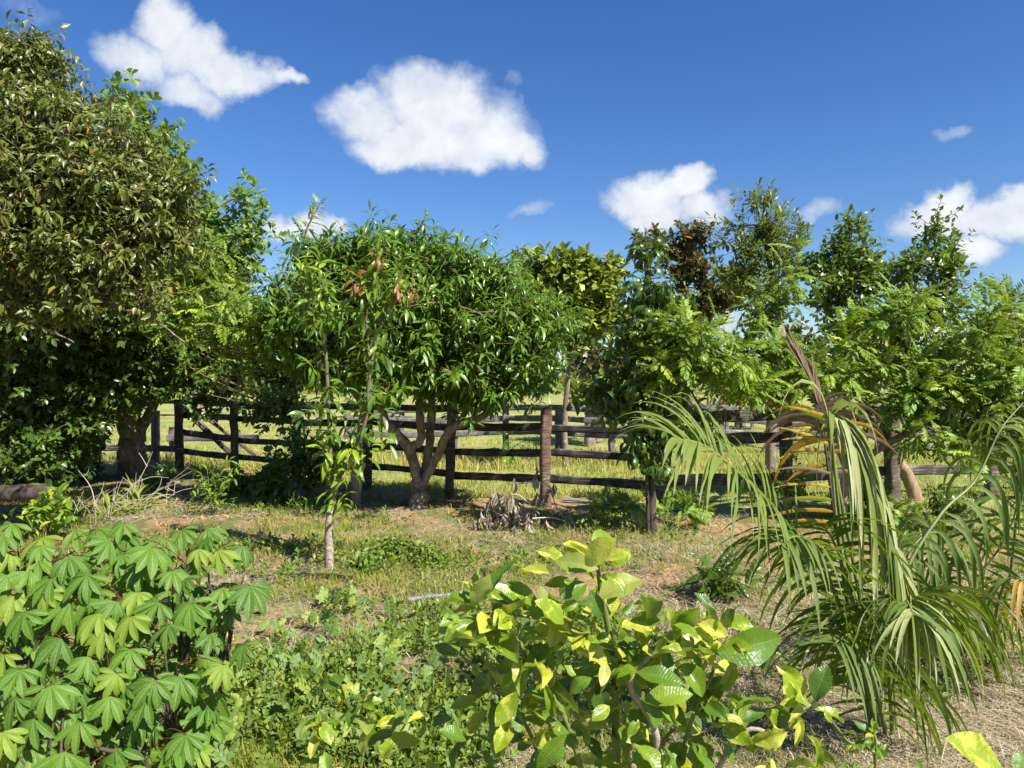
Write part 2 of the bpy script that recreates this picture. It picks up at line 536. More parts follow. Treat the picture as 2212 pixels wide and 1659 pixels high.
M['lime_dark'] = leaf_mat('lime_leaf_green', relief=0.14, stops=[(0, (.032, .10, .014)), (.6, (.065, .16, .02)), (1, (.13, .25, .03))], rough=.36, trans=.24, under=(.13, .19, .06), vein=(.20, .30, .08),
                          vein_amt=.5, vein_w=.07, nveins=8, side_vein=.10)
M['lime_pale'] = leaf_mat('lime_leaf_pale', relief=0.07, stops=[(0, (.13, .22, .06)), (1, (.20, .29, .09))], rough=.45, trans=.3, under=(.28, .32, .10), vein=(.36, .38, .14), vein_w=.07, nveins=8, side_vein=.14,
                          blotch=((.42, .40, .06), .62, .74, 30.0))
M['cassava'] = leaf_mat('cassava_leaf', relief=.2, stops=[(0, (.045, .145, .022)), (.6, (.075, .205, .03)), (1, (.15, .29, .04))], rough=.5, spec=.32, trans=.30, gain=1.0, under=(.16, .26, .10), vein=(.42, .44, .16), vein_w=.11,
                        vein_amt=.6, nveins=8, side_vein=.12)
M['palm'] = leaf_mat('palm_leaflet', [(0, (.030, .085, .012)), (.5, (.075, .165, .02)), (1, (.20, .28, .035))], rough=.45, spec=.35, trans=.28, under=(.12, .17, .04), vein=(.2, .26, .06), vein_amt=.3,
                     tip=((.50, .42, .33), .97), side_vein=0, tint=(1.5, 1.08, .5))
M['palm_sun'] = leaf_mat('palm_leaflet_bleached', [(0, (.18, .23, .05)), (1, (.38, .37, .16))], rough=.48, spec=.35, trans=.22, under=(.30, .32, .13), vein=(.42, .40, .2), vein_amt=.4,
                         tip=((.64, .58, .50), .66), side_vein=0, tint=(1.0, 1.0, .95), gain=1.05)
M['palm_orange'] = leaf_mat('palm_leaflet_yellowed', [(0, (.34, .18, .02)), (.6, (.52, .32, .02)), (1, (.56, .44, .04))], rough=.4, trans=.3, tcol=(.6, .35, .03), under=(.36, .24, .04), vein_amt=.1,
                            blotch=((.12, .08, .02), .62, .72, 20.0), side_vein=0, tint=(1.0, 1.0, .95), gain=1.05)
M['palm_brown'] = leaf_mat('palm_leaflet_dead', [(0, (.13, .075, .04)), (1, (.24, .16, .10))], rough=.7, trans=.15, tcol=(.3, .2, .1), under=(.2, .14, .09), vein_amt=.0, side_vein=0, tint=(1.0, 1.0, .95), gain=1.05)
M['melon'] = leaf_mat('melon_leaf', [(0, (.075, .15, .045)), (.6, (.115, .215, .06)), (1, (.22, .32, .065))], rough=.6, trans=.25, under=(.18, .26, .12), vein=(.32, .40, .2), vein_amt=.5, side_vein=.0, tint=(1.22, 1.02, .7), gain=1.1)
M['weed'] = leaf_mat('weed_leaf', [(0, (.06, .13, .02)), (.6, (.11, .21, .03)), (.93, (.17, .26, .045)), (1, (.30, .33, .06))], rough=.55, gain=1.08, tint=(1.35, 1.04, .65), trans=.3, vein_amt=.1, side_vein=0)
M['grass'] = leaf_mat('grass_blade', [(0, (.075, .14, .022)), (.6, (.14, .22, .04)), (1, (.30, .31, .09))], rough=.55, trans=.3, vein_amt=0, under=None)
M['fieldgrass'] = leaf_mat('field_grass_blade', [(0, (.10, .18, .04)), (.5, (.19, .27, .08)), (.85, (.30, .34, .15)), (1, (.40, .38, .22))], rough=.6, trans=.3, vein_amt=0, under=None)
M['drygrass'] = leaf_mat('dry_grass_blade', [(0, (.16, .19, .05)), (.4, (.28, .27, .09)), (1, (.42, .33, .15))], rough=.6, trans=.25, tcol=(.42, .38, .12), vein_amt=0, under=None, tint=(1.1, 1.05, .85))
M['straw'] = leaf_mat('straw_stem', [(0, (.18, .13, .075)), (.5, (.38, .30, .19)), (1, (.60, .51, .36))], rough=.7, trans=.1, tcol=(.5, .38, .2), vein_amt=0, under=None, tint=(1.0, 1.0, .95), gain=1.05)
M['dryleaf'] = leaf_mat('dry_leaf', [(0, (.14, .10, .07)), (.5, (.32, .25, .18)), (1, (.50, .42, .33))], rough=.65, trans=.12, tcol=(.4, .3, .2), vein_amt=.2, under=(.36, .3, .22), tint=(1.0, 1.0, .95), gain=1.05)
M['seedling'] = leaf_mat('bright_seedling_leaf', [(0, (.07, .18, .02)), (.6, (.13, .27, .03)), (1, (.26, .38, .04))], rough=.42, trans=.32, vein_amt=.3)
M['strap'] = leaf_mat('strap_leaf', [(0, (.07, .13, .025)), (1, (.20, .27, .06))], rough=.45, trans=.28, vein_amt=.1, side_vein=0)
M['bark'] = bark_mat('grey_brown_bark', (.10, .07, .05), (.26, .20, .15), patch=(.38, .36, .32))
M['bark_mango'] = bark_mat('mango_bark', (.12, .085, .055), (.30, .23, .16), patch=(.40, .38, .33), scale=20)
M['bark_dark'] = bark_mat('dark_bark', (.035, .025, .02), (.09, .065, .05))
M['bark_pale'] = bark_mat('pale_bark', (.20, .15, .10), (.42, .36, .29), scale=22, stretch=(1, 1, 1.6))
M['bark_tan'] = bark_mat('tan_smooth_bark', (.20, .13, .075), (.34, .24, .15), scale=18)
M['twig'] = bark_mat('twig_bark', (.09, .065, .04), (.20, .15, .10), scale=30)
M['greenstem'] = plain_mat('green_stem', (.16, .20, .05), .5)
M['redstem'] = plain_mat('red_petiole', (.16, .035, .03), .45)
M['deadtwig'] = plain_mat('dead_twig', (.50, .42, .34), .8)
M['wood_dark'] = wood_mat('weathered_dark_rail', (.014, .011, .010), (.06, .048, .04), (.26, .23, .21), axis=(.25, 1, 6), pale_at=.56)
M['wood_post'] = wood_mat('weathered_post', (.03, .022, .018), (.12, .095, .075), (.30, .27, .24), axis=(5, 5, .35), pale_at=.60)
M['wood_red'] = wood_mat('peeling_red_post', (.04, .02, .014), (.19, .115, .075), (.46, .40, .36), axis=(4, 4, .6), pale_at=.60)
M['wood_grey'] = wood_mat('grey_plank', (.07, .06, .055), (.17, .15, .14), (.40, .38, .36), axis=(.3, 1, 5), pale_at=.58)
M['hose'] = plain_mat('black_hose', (.02, .02, .022), .45)
M['pipe'] = plain_mat('grey_pipe', (.20, .20, .22), .5)
M['rust'] = plain_mat('rusty_rod', (.10, .045, .03), .7)


# ------------------------------------------------------------------ ground
def axis_coords(lo, hi, step, far, grow=1.25):
    c = list(np.arange(lo, hi + 1e-6, step))
    s, v = step, hi
    while v < far:
        s *= grow
        v += s
        c.append(v)
    s, v = step, lo
    pre = []
    while v > -far:
        s *= grow
        v -= s
        pre.append(v)
    return np.array(pre[::-1] + c)


def build_ground():
    xs = axis_coords(-9, 9, 0.12, 900)
    ys = axis_coords(-2, 16, 0.12, 900)
    Xg, Yg = np.meshgrid(xs, ys)
    Z = ground_z(Xg, Yg) + 0.012 * rng.standard_normal(Xg.shape) * (np.hypot(Xg, Yg) < 30)
    V = np.stack([Xg, Yg, Z], -1).reshape(-1, 3)
    nx, ny = len(xs), len(ys)
    i = np.arange(ny - 1)[:, None] * nx + np.arange(nx - 1)[None]
    Q = np.stack([i, i + 1, i + nx + 1, i + nx], -1).reshape(-1, 4)
    m, t = new_mat('soil_and_pasture')
    geo = t.n('ShaderNodeNewGeometry')
    pos = geo.outputs['Position']
    sp = t.n('ShaderNodeSeparateXYZ', {0: pos})
    n1 = t.noise(pos, 1.1, 6.0, 0.65)
    n2 = t.noise(pos, 7.0, 6.0, 0.7)
    n3 = t.noise(pos, 45.0, 4.0, 0.7)
    soil = t.mix(t.ramp(n2, 0.3, 0.7), (.27, .145, .065, 1), (.40, .25, .12, 1))
    litter = t.mix(t.ramp(n3, 0.3, 0.7), (.14, .10, .05, 1), (.38, .30, .165, 1))
    base = t.mix(t.ramp(n1, 0.40, 0.56), soil, litter)
    green = t.mix(t.ramp(n3, 0.3, 0.7), (.055, .09, .02, 1), (.13, .16, .04, 1))
    base = t.mix(t.ramp(t.noise(pos, 1.9, 5.0, 0.7), 0.44, 0.58, 0, 0.8), base, green)
    # pasture beyond the fence (fence line runs from far left to near right)
    line = t.m('ADD', t.m('MULTIPLY', sp.outputs[0], 0.62), sp.outputs[1])
    edge = t.m('ADD', line, t.m('MULTIPLY', t.m('SUBTRACT', n1, 0.5), 1.6))
    fn = t.m('ADD', t.m('MULTIPLY', n3, 0.5), t.m('MULTIPLY', n2, 0.5))
    field = t.mix(t.ramp(fn, 0.35, 0.65), (.22, .23, .06, 1), (.42, .38, .14, 1))
    field = t.mix(t.ramp(t.noise(pos, 0.35, 4.0), 0.4, 0.62, 0, .6), field, (.12, .19, .035, 1))
    strip = t.m('MULTIPLY', t.ramp(edge, 10.3, 10.7), t.ramp(edge, 11.3, 11.8, 1.0, 0.0))
    base = t.mix(t.m('MULTIPLY', strip, t.ramp(n2, 0.35, 0.55)), base, soil)
    base = t.mix(t.ramp(edge, 11.6, 12.6), base, field)
    bump = t.n('ShaderNodeBump', {'Strength': 0.8, 'Distance': 0.03, 'Height': t.m('ADD', n2, t.m('MULTIPLY', n3, 0.6))})
    p = t.n('ShaderNodeBsdfPrincipled', {'Base Color': base, 'Roughness': 0.95, 'Normal': bump.outputs[0]})
    p.inputs['Specular IOR Level'].default_value = 0.15
    t.n('ShaderNodeOutputMaterial', {0: p.outputs[0]})
    o = link('ground', make_mesh('ground', V, Q, m))
    tag(o, 'bare reddish garden soil running into yellow green pasture', 'ground', kind='structure')


build_ground()


# ------------------------------------------------------------------ fences
def plank_mesh(name, a, b, h, th, mat, upv=(0, 0, 1), nseg=10, rough=0.006, seed=0, taper=0.0):
    """a board from a to b; local x along it, z across its height"""
    r = np.random.default_rng(seed)
    a, b = np.asarray(a, float), np.asarray(b, float)
    L = np.linalg.norm(b - a)
    xs = np.linspace(0, L, nseg + 1)
    prof = [(-.5, -.5), (-.5, -.32), (-.5, .32), (-.5, .5), (.5, .5), (.5, .32), (.5, -.32), (.5, -.5)]
    prof = [(p[0] * (0.86 if abs(p[1]) > .4 else 1), p[1]) for p in prof]
    V = []
    sag = r.normal(0, rough * 0.9, nseg + 1).cumsum() * 0.5
    sag -= np.linspace(sag[0], sag[-1], nseg + 1)
    hv = 1 + 0.05 * r.standard_normal(nseg + 1)
    for i, x in enumerate(xs):
        k = 1 - taper * i / nseg
        for p in prof:
            V.append((x + (r.normal(0, .006) if i in (0, nseg) else 0), p[0] * th * k + r.normal(0, rough * .35), p[1] * h * hv[i] * k + sag[i] + r.normal(0, rough * .5)))
    n = len(prof)
    Q = [(i * n + j, i * n + (j + 1) % n, (i + 1) * n + (j + 1) % n, (i + 1) * n + j) for i in range(nseg) for j in range(n)]
    e = nseg * n
    for o, rev in ((0, False), (e, True)):
        for q in ((0, 1, 6, 7), (1, 2, 5, 6), (2, 3, 4, 5)):
            q = [o + v for v in q]
            Q.append(q[::-1] if rev else q)
    me = make_mesh(name, np.array(V), np.array(Q), mat, smooth=False)
    x = unit(b - a)
    y = unit(np.cross(np.asarray(upv, float), x))
    z = np.cross(x, y)
    Mx = Matrix(((x[0], y[0], z[0], a[0]), (x[1], y[1], z[1], a[1]), (x[2], y[2], z[2], a[2]), (0, 0, 0, 1)))
    return me, Mx


def put_plank(parent, name, a, b, h, th, mat, upv=(0, 0, 1), **kw):
    root = np.array(parent.location)
    me, Mx = plank_mesh(name, np.asarray(a) - root, np.asarray(b) - root, h, th, mat, upv, **kw)
    o = link(name, me, parent)
    o.matrix_local = Mx
    return o


def build_fence(label, pts, rails, post_h, post_w, pm, rm, rail_h=.13, seed=0, post_h_at=None, skip=(), group=None, post_mats=None, toward=None, names='wooden_fence'):
    """pts: ground points of the posts; rails: heights; each board runs between two posts"""
    r = np.random.default_rng(seed)
    root = thing(names, label, 'fence', pts[0], group)
    for i, p in enumerate(pts):
        h = (post_h_at or {}).get(i, post_h) + r.normal(0, .02)
        lean = np.array([r.normal(0, .02), r.normal(0, .02), 0])
        w = post_w * r.uniform(.9, 1.15)
        put_plank(root, 'post', p + [0, 0, -.15], p + lean + [0, 0, h], w, w * r.uniform(.75, .95), (post_mats or {}).get(i, pm), upv=(1, .3, 0), nseg=9, seed=seed * 50 + i, rough=.010)
    for k, hz in enumerate(rails):
        for i in range(len(pts) - 1):
            if (k, i) in skip:
                continue
            a, b = pts[i], pts[i + 1]
            side = unit(np.array([-(b - a)[1], (b - a)[0], 0]))
            if side[1] > 0:
                side = -side
            if toward is not None:
                side = side * toward
            off = side * (post_w * .5 + .012)
            ext = unit(b - a) * .07
            za, zb = hz + r.normal(0, .015), hz + r.normal(0, .015)
            lap = .002 * (i % 2)
            put_plank(root, 'rail', a + off * (1 + lap * 8) - ext * .9 + [0, 0, za], b + off * (1 + lap * 8) - ext * 1.05 + [0, 0, zb], rail_h * r.uniform(.88, 1.12), .032, rm, seed=seed * 97 + k * 13 + i, nseg=12, rough=.005)
    return root


gz = lambda x, y: np.array([x, y, float(ground_z(x, y))])
P0 = np.array([1.90, 9.75])
dirL = np.array([-.838, .545]) * 1.70
near_pts = [gz(*(P0 + dirL * k)) for k in range(7, -1, -1)]
build_fence('dark weathered board fence with posts behind the mango tree', near_pts, [.37, .73, 1.10, 1.37], 1.40, .14, M['wood_post'], M['wood_dark'], seed=3, rail_h=.11,
            skip=((3, 5), (3, 6), (3, 0), (2, 0), (1, 0)), post_mats={6: M['wood_red']}, toward=-1)
right_pts = [gz(1.98, 9.85), gz(3.75, 10.45), gz(5.5, 11.05), gz(7.3, 11.65), gz(9.0, 12.2)]
build_fence('dark weathered board fence behind the leaning citrus tree at right', right_pts, [.44, .98, 1.28], 1.38, .15, M['wood_post'], M['wood_dark'], seed=5, rail_h=.14, toward=-1)
# thick paired gate posts at the right end of the garden
root = thing('gate_post', 'thick split grey gate post near the right edge behind palm', 'post', right_pts[3] + [.42, -.12, 0])
put_plank(root, 'post', right_pts[3] + [.42, -.12, -.2], right_pts[3] + [.44, -.1, 1.02], .24, .2, M['wood_post'], upv=(1, .2, 0), nseg=10, rough=.014, seed=77)
# far corral
far_pts = [gz(x, y) for x, y in zip(np.arange(-4.2, 15, 1.35), 19.5 + .35 * np.sin(np.arange(15) * .6))]
build_fence('grey board corral fence across the pasture behind the dry grass', far_pts, [.5, .86, 1.14], 1.22, .14, M['wood_grey'], M['wood_grey'], rail_h=.16, seed=9, toward=1)
# diagonal braces of the left gate
gate = thing('braced_gate', 'old pole gate with two diagonal braces left of the mango', 'gate', G(385, 1000))
ga, gb = W(388, 876, 15.4), W(505, 985, 15.4)
put_plank(gate, 'brace', ga, gb, .10, .06, M['wood_dark'], seed=21)
put_plank(gate, 'brace', ga + [.18, .06, 0.02], gb + [.42, .06, .0], .07, .05, M['wood_red'], seed=22)
put_plank(gate, 'gate_rail', W(330, 868, 15.5), W(700, 872, 14.9), .07, .06, M['wood_dark'], seed=23)
put_plank(gate, 'gate_post', W(336, 1012, 15.9), W(336, 888, 15.9), .14, .13, M['wood_grey'], upv=(1, 0, 0), seed=24)
# a weathered far plank pair and light posts at far left
lf = thing('weathered_fence', 'sun bleached plank fence low behind the dark left shrubs', 'fence', gz(-9.6, 17.4))
for k, (x0, x1) in enumerate(((195, 330), (360, 560))):
    put_plank(lf, 'rail', W(x0, 966 - 20 * k, 17.4), W(x1, 968 - 22 * k, 17.0), .15, .03, M['wood_grey'] if k else M['wood_dark'], seed=31 + k)
for k, x in enumerate((196, 206, 270, 372, 512)):
    put_plank(lf, 'post', W(x, 1005, 17.5), W(x, 905 + 6 * k, 17.5), .12, .10, M['wood_grey'], upv=(1, 0, 0), seed=41 + k)


# ------------------------------------------------------------------ plants: foliage registry
LEAFSETS = []


def add_leaves(root, P, R, S, rnd, shapes, mat, nind, name='leaf', rest='foliage'):
    tid = rng.integers(0, len(shapes), len(P))
    LEAFSETS.append(dict(root=root, loc=np.array(root.location), P=np.asarray(P), R=np.asarray(R), S=np.asarray(S), rnd=np.asarray(rnd), shapes=shapes, tid=tid, mat=mat, nind=nind, name=name, rest=rest))


def whorls(tips, axes, n, th=(0.5, 1.6), spacing=0.012, droop=0.35, upmix=(0.5, 0.3), jitter=0.25, size=(0.14, 0.20), rnd_bias=None):
    """n leaves spiralling down each twig end"""
    tips, axes = np.asarray(tips, float), unit(axes)
    N = len(tips)
    k = np.arange(n)[None] + np.zeros((N, 1))
    phi = k * 2.39996 + rng.uniform(0, 6.28, (N, 1)) + rng.normal(0, .3, (N, n))
    theta = th[0] + (th[1] - th[0]) * (k / max(n - 1, 1)) + rng.normal(0, .18, (N, n))
    ref = unit(rng.standard_normal((N, 3)))
    U = unit(np.cross(axes, ref))
    Vv = np.cross(axes, U)
    d = np.cos(theta)[..., None] * axes[:, None] + np.sin(theta)[..., None] * (np.cos(phi)[..., None] * U[:, None] + np.sin(phi)[..., None] * Vv[:, None])
    d = unit(d + rng.normal(0, jitter * .4, d.shape) + np.array([0, 0, -1.0]) * (droop * (0.4 + k / max(n - 1, 1)))[..., None])
    pos = tips[:, None] - axes[:, None] * (spacing * k)[..., None]
    up = np.array([0, 0, 1.0]) * upmix[0] + axes[:, None] * upmix[1] + np.array(SUN_DIR) * .25 + rng.normal(0, jitter, d.shape)
    d, up, pos = d.reshape(-1, 3), up.reshape(-1, 3), pos.reshape(-1, 3)
    S = rng.uniform(size[0], size[1], len(d)) * np.clip(rng.normal(1, .12, len(d)), .6, 1.3)
    rn = np.clip(rng.beta(2.0, 2.6, len(d)), 0, 1)
    rn = np.where(rng.random(len(d)) < .04, rng.uniform(.85, 1, len(d)), rn)
    return pos, frames(d, up), S, rn


def crown_tips(blobs, dens, tips, spread, up=0.5, front=0.6, shell=(0.45, 1.0), out=0.8):
    """blobs: (x, y, rx, ry, d, rd) in picture units with a distance and depth radius -> clump centres and twig ends"""
    C, T, A, CI = [], [], [], []
    for b in blobs:
        x, y, rx, ry, d, rd = b[:6]
        dn = dens * (b[6] if len(b) > 6 else 1.0)
        c = W(x, y, d)
        rad = np.array([rx / F * d, rd, ry / F * d])
        rad = np.maximum(rad - spread * np.array([1.0, .5, 1.1]), rad * .42)
        n = max(1, int(round(dn * rx * ry / 1000.0)))
        u = unit(rng.standard_normal((n, 3)))
        flip = (u[:, 1] > 0) & (rng.random(n) < front)
        u[flip, 1] *= -1
        r = rng.uniform(shell[0] ** 2, shell[1] ** 2, n) ** .5
        cc = c + u * rad * r[:, None]
        cc[:, 2] = np.maximum(cc[:, 2], ground_z(cc[:, 0], cc[:, 1]) + .15)
        for q in range(n):
            k = max(2, int(rng.normal(tips, tips * .3)))
            off = rng.standard_normal((k, 3)) * spread * np.array([1, 1, .8])
            tp = cc[q] + off
            tp[:, 2] = np.maximum(tp[:, 2], ground_z(tp[:, 0], tp[:, 1]) + .08)
            ax = unit(u[q] * out * [1, 1, .7] + off / spread * .35 + [0, 0, up] + rng.normal(0, .25, (k, 3)))
            T.append(tp)
            A.append(ax)
            CI.append(np.full(k, len(C) + q))
        C.extend(cc)
    return np.array(C), np.vstack(T), np.vstack(A), np.concatenate(CI)


def nearest_on(pts, q):
    i = np.argmin(np.linalg.norm(pts - q, axis=1))
    return pts[i]


def make_tree(name, label, base, limbs, blobs, shapes, mat, bark, dens=3.0, tips=5, spread=.2, n=8, whorl=None, nind=300, cat='tree', group=None, twig=True, twig_r=.006, up=.5, front=.6,
              shell=(.45, 1.0), out=.8, leafname='leaf', trunk_sides=9):
    """limbs: lists of (x, y, d) picture points; the first is the trunk, with radii at its end: (points, r0, r1)"""
    root = thing(name, label, cat, base, group)
    sk = []
    for i, (pts, r0, r1) in enumerate(limbs):
        wp = [np.asarray(p, float) if len(p) == 3 and isinstance(p, np.ndarray) else W(*p) for p in pts]
        c = spline(wp, max(6, 5 * len(wp)))
        c[1:-1] += rng.normal(0, r0 * .12, c[1:-1].shape)
        sk.append(c)
        mb = MB()
        mb.add(*tube(c, [r0 * (1.35 if i == 0 else 1.0), r0, r1], trunk_sides, .05))
        mb.build('trunk' if i == 0 else 'branch', bark, root, base)
    skp = np.vstack(sk)
    C, T, A, CI = crown_tips(blobs, dens, tips, spread, up, front, shell, out)
    if twig:
        mb = MB()
        for c in C:
            s = nearest_on(skp, c)
            mid = (s + c) / 2 + rng.normal(0, .08, 3) * np.linalg.norm(c - s) + [0, 0, -.05 * np.linalg.norm(c - s)]
            mb.add(*tube(spline([s, mid, c], 6), [twig_r * 2.6, twig_r * 1.2], 4))
        for tp, a, ci in list(zip(T, A, CI))[::2]:
            mb.add(*tube(spline([C[ci], (C[ci] + tp) / 2 + rng.normal(0, .02, 3), tp], 4), [twig_r * 1.1, twig_r * .6], 3))
        o = mb.build('twigs', M['twig'], root, base)
        o['kind'] = 'stuff'
    P, R, S, rn = whorls(T, A, n, **(whorl or {}))
    add_leaves(root, P, R, S, rn, shapes, mat, nind, leafname)
    return root, T, A


SH = {
    'olive': [leaf_shape(w=.33, fold=.45, curl=.35 + .12 * k, nseg=4, peak=.5, seed=k) for k in range(4)],
    'round': [leaf_shape(w=.62, fold=.2, curl=.15 + .1 * k, nseg=3, peak=.62, seed=k) for k in range(4)],
    'oval': [leaf_shape(w=.5, fold=.25, curl=.2 + .12 * k, nseg=3, peak=.5, seed=k) for k in range(4)],
    'mango': [leaf_shape(w=.235, fold=.30, curl=.25 + .22 * k, nseg=4, peak=.45, wave=.008, seed=k) for k in range(4)],
    'mango_hi': [leaf_shape(w=.26, fold=.28, curl=.25 + .25 * k, nseg=8, peak=.45, wave=.012, seed=k, nx=2) for k in range(4)],
    'droop': [leaf_shape(w=.38, fold=.3, curl=.7 + .25 * k, nseg=5, peak=.5, seed=k) for k in range(4)],
    'narrow': [leaf_shape(w=.28, fold=.3, curl=.1 + .1 * k, nseg=3, peak=.45, seed=k) for k in range(4)],
    'pinnate': [pinnate_shape(9 + k % 2, ll=.2, lw=.4, droop=.3 + .22 * k, seed=k, seg=1) for k in range(4)],
    'pinnate_hi': [pinnate_shape(10, ll=.215, lw=.4, droop=.3 + .25 * k, seed=k, seg=2) for k in range(4)],
    'lobed': [lobed_shape(k, 4) for k in range(5)],
    'weed': [leaf_shape(w=.5, fold=.3, curl=.2 + .2 * k, nseg=2, peak=.5, seed=k) for k in range(3)],
    'dry': [leaf_shape(w=.3, fold=.7, curl=.2 + .4 * k, nseg=4, peak=.5, wave=.05, twist=.8 * k, seed=k) for k in range(3)],
    'strap': [leaf_shape(w=.09, fold=.35, curl=.4 + .35 * k, nseg=6, peak=.4, petiole=0, seed=k) for k in range(3)],
}

LOW = {
    'olive': [leaf_shape(w=.36, fold=.45, curl=.35 + .12 * k, nseg=2, peak=.5, seed=k) for k in range(4)],
    'mango': [leaf_shape(w=.25, fold=.30, curl=.25 + .22 * k, nseg=2, peak=.45, seed=k) for k in range(4)],
    'round': [kite_shape(.7, .2, .15 + .1 * k, .6) for k in range(4)],
    'oval': [kite_shape(.56, .25, .2 + .12 * k) for k in range(4)],
    'narrow': [kite_shape(.31, .3, .1 + .1 * k) for k in range(4)],
    'pinnate': [pinnate_shape(9 + k % 2, ll=.2, lw=.4, droop=.3 + .22 * k, seed=k, seg=0) for k in range(4)],
    'pinnate_hi': [pinnate_shape(10, ll=.215, lw=.4, droop=.3 + .25 * k, seed=k, seg=0) for k in range(4)],
}
SH['weed'] = [kite_shape(.52, .3, .2 + .2 * k) for k in range(3)]

# ---- big olive-leaved tree, trunk left of the picture
b = gz(-6.4, 8.1)
make_tree('broadleaf_tree', 'big tree with curled olive green leaves filling the upper left', b,
          [([b, b + [.2, 0, 1.2], b + [.5, 0, 2.4], W(20, 330, 8.2)], .16, .05), ([b + [.2, 0, 2.0], W(-80, 560, 7.9), W(60, 590, 7.9), W(250, 620, 7.7)], .04, .01),
           ([b + [.25, 0, 2.5], W(60, 470, 8), W(200, 400, 8), W(330, 430, 7.9)], .07, .015), ([b + [.25, 0, 2.6], W(-60, 200, 8.2), W(50, 90, 8.3)], .06, .012),
           ([b + [.1, 0, 1.6], W(-60, 620, 7.8), W(60, 690, 7.6), W(160, 740, 7.5)], .02, .005), ([b + [.1, 0, 1.7], W(120, 600, 7.8), W(250, 660, 7.7), W(330, 690, 7.6), W(400, 740, 7.5)], .02, .004)],
          [(70, 170, 95, 110, 8.3, .6), (0, 260, 130, 160, 8.2, .8), (150, 320, 130, 140, 8.1, .8), (40, 440, 200, 150, 7.9, 1.0), (240, 420, 130, 130, 8.0, .8), (340, 470, 90, 100, 8.0, .6),
           (270, 560, 110, 80, 7.9, .6), (110, 560, 170, 60, 7.8, .7), (380, 420, 50, 60, 8.1, .4), (-150, 350, 150, 200, 8.2, 1.0, .5), (300, 330, 35, 50, 8.1, .3), (330, 640, 60, 50, 7.8, .3, .5), (200, 640, 120, 50, 7.8, .4, .45), (60, 650, 120, 50, 7.8, .4, .45)],
          SH['olive'], M['olive'], M['bark'], dens=6.8, tips=5, spread=.17, n=9, whorl=dict(th=(.5, 1.7), spacing=.014, droop=.35, size=(.09, .145), jitter=.45), nind=300, up=.25, shell=(.4, 1.15))

# ---- green cashew-like tree behind it
make_tree('cashew_tree', 'bright green round-leaved tree rising behind the olive-leaved tree', G(285, 1027),
          [([(285, 1030, 14.6), (288, 960, 14.5), (280, 900, 14.3), (300, 820, 14), (330, 700, 13.8), (340, 500, 13.5), (320, 330, 13.4)], .20, .05),
           ([(290, 955, 14.5), (325, 890, 14.3), (370, 790, 14.1), (400, 700, 13.9), (470, 560, 13.6)], .10, .03), ([(340, 520, 13.5), (420, 470, 13.4), (520, 420, 13.4)], .05, .012),
           ([(340, 560, 13.5), (450, 560, 13.4), (560, 530, 13.4)], .05, .012)],
          [(300, 290, 75, 80, 13.5, .8), (375, 360, 55, 75, 13.5, .8), (250, 200, 40, 40, 13.6, .4, .6), (440, 470, 70, 60, 13.4, .8), (525, 440, 38, 38, 13.4, .4, .8), (540, 510, 36, 50, 13.4, .5),
           (480, 560, 90, 60, 13.4, .9), (410, 640, 130, 80, 13.4, 1.0), (545, 660, 45, 50, 13.6, .6)],
          SH['round'], M['cashew'], M['bark'], dens=5.0, tips=4, spread=.22, n=8, whorl=dict(th=(.5, 1.6), spacing=.02, droop=.1, size=(.12, .18), jitter=.4), nind=250, up=.5)

# ---- dense dark tree at far left, in the shade
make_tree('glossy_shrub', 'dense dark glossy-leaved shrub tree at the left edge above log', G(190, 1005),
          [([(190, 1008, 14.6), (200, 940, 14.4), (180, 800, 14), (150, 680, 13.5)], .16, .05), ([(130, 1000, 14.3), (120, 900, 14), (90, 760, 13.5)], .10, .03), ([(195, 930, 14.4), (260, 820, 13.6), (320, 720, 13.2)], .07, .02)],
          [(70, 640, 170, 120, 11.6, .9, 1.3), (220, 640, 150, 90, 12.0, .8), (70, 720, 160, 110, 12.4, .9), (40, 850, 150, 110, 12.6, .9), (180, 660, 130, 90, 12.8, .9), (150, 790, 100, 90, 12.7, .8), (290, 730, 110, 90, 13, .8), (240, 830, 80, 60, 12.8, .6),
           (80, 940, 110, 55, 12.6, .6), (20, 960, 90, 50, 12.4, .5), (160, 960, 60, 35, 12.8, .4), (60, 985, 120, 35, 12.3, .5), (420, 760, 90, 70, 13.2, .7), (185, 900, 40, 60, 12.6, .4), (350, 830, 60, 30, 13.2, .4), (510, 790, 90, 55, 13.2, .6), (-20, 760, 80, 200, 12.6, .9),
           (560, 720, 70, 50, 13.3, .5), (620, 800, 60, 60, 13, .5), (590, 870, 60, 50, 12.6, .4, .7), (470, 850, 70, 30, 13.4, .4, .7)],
          SH['oval'], M['dark'], M['bark_dark'], dens=7.5, tips=6, spread=.24, n=8, whorl=dict(th=(.5, 1.6), spacing=.02, droop=.3, size=(.10, .15), jitter=.45), nind=300, up=.3)

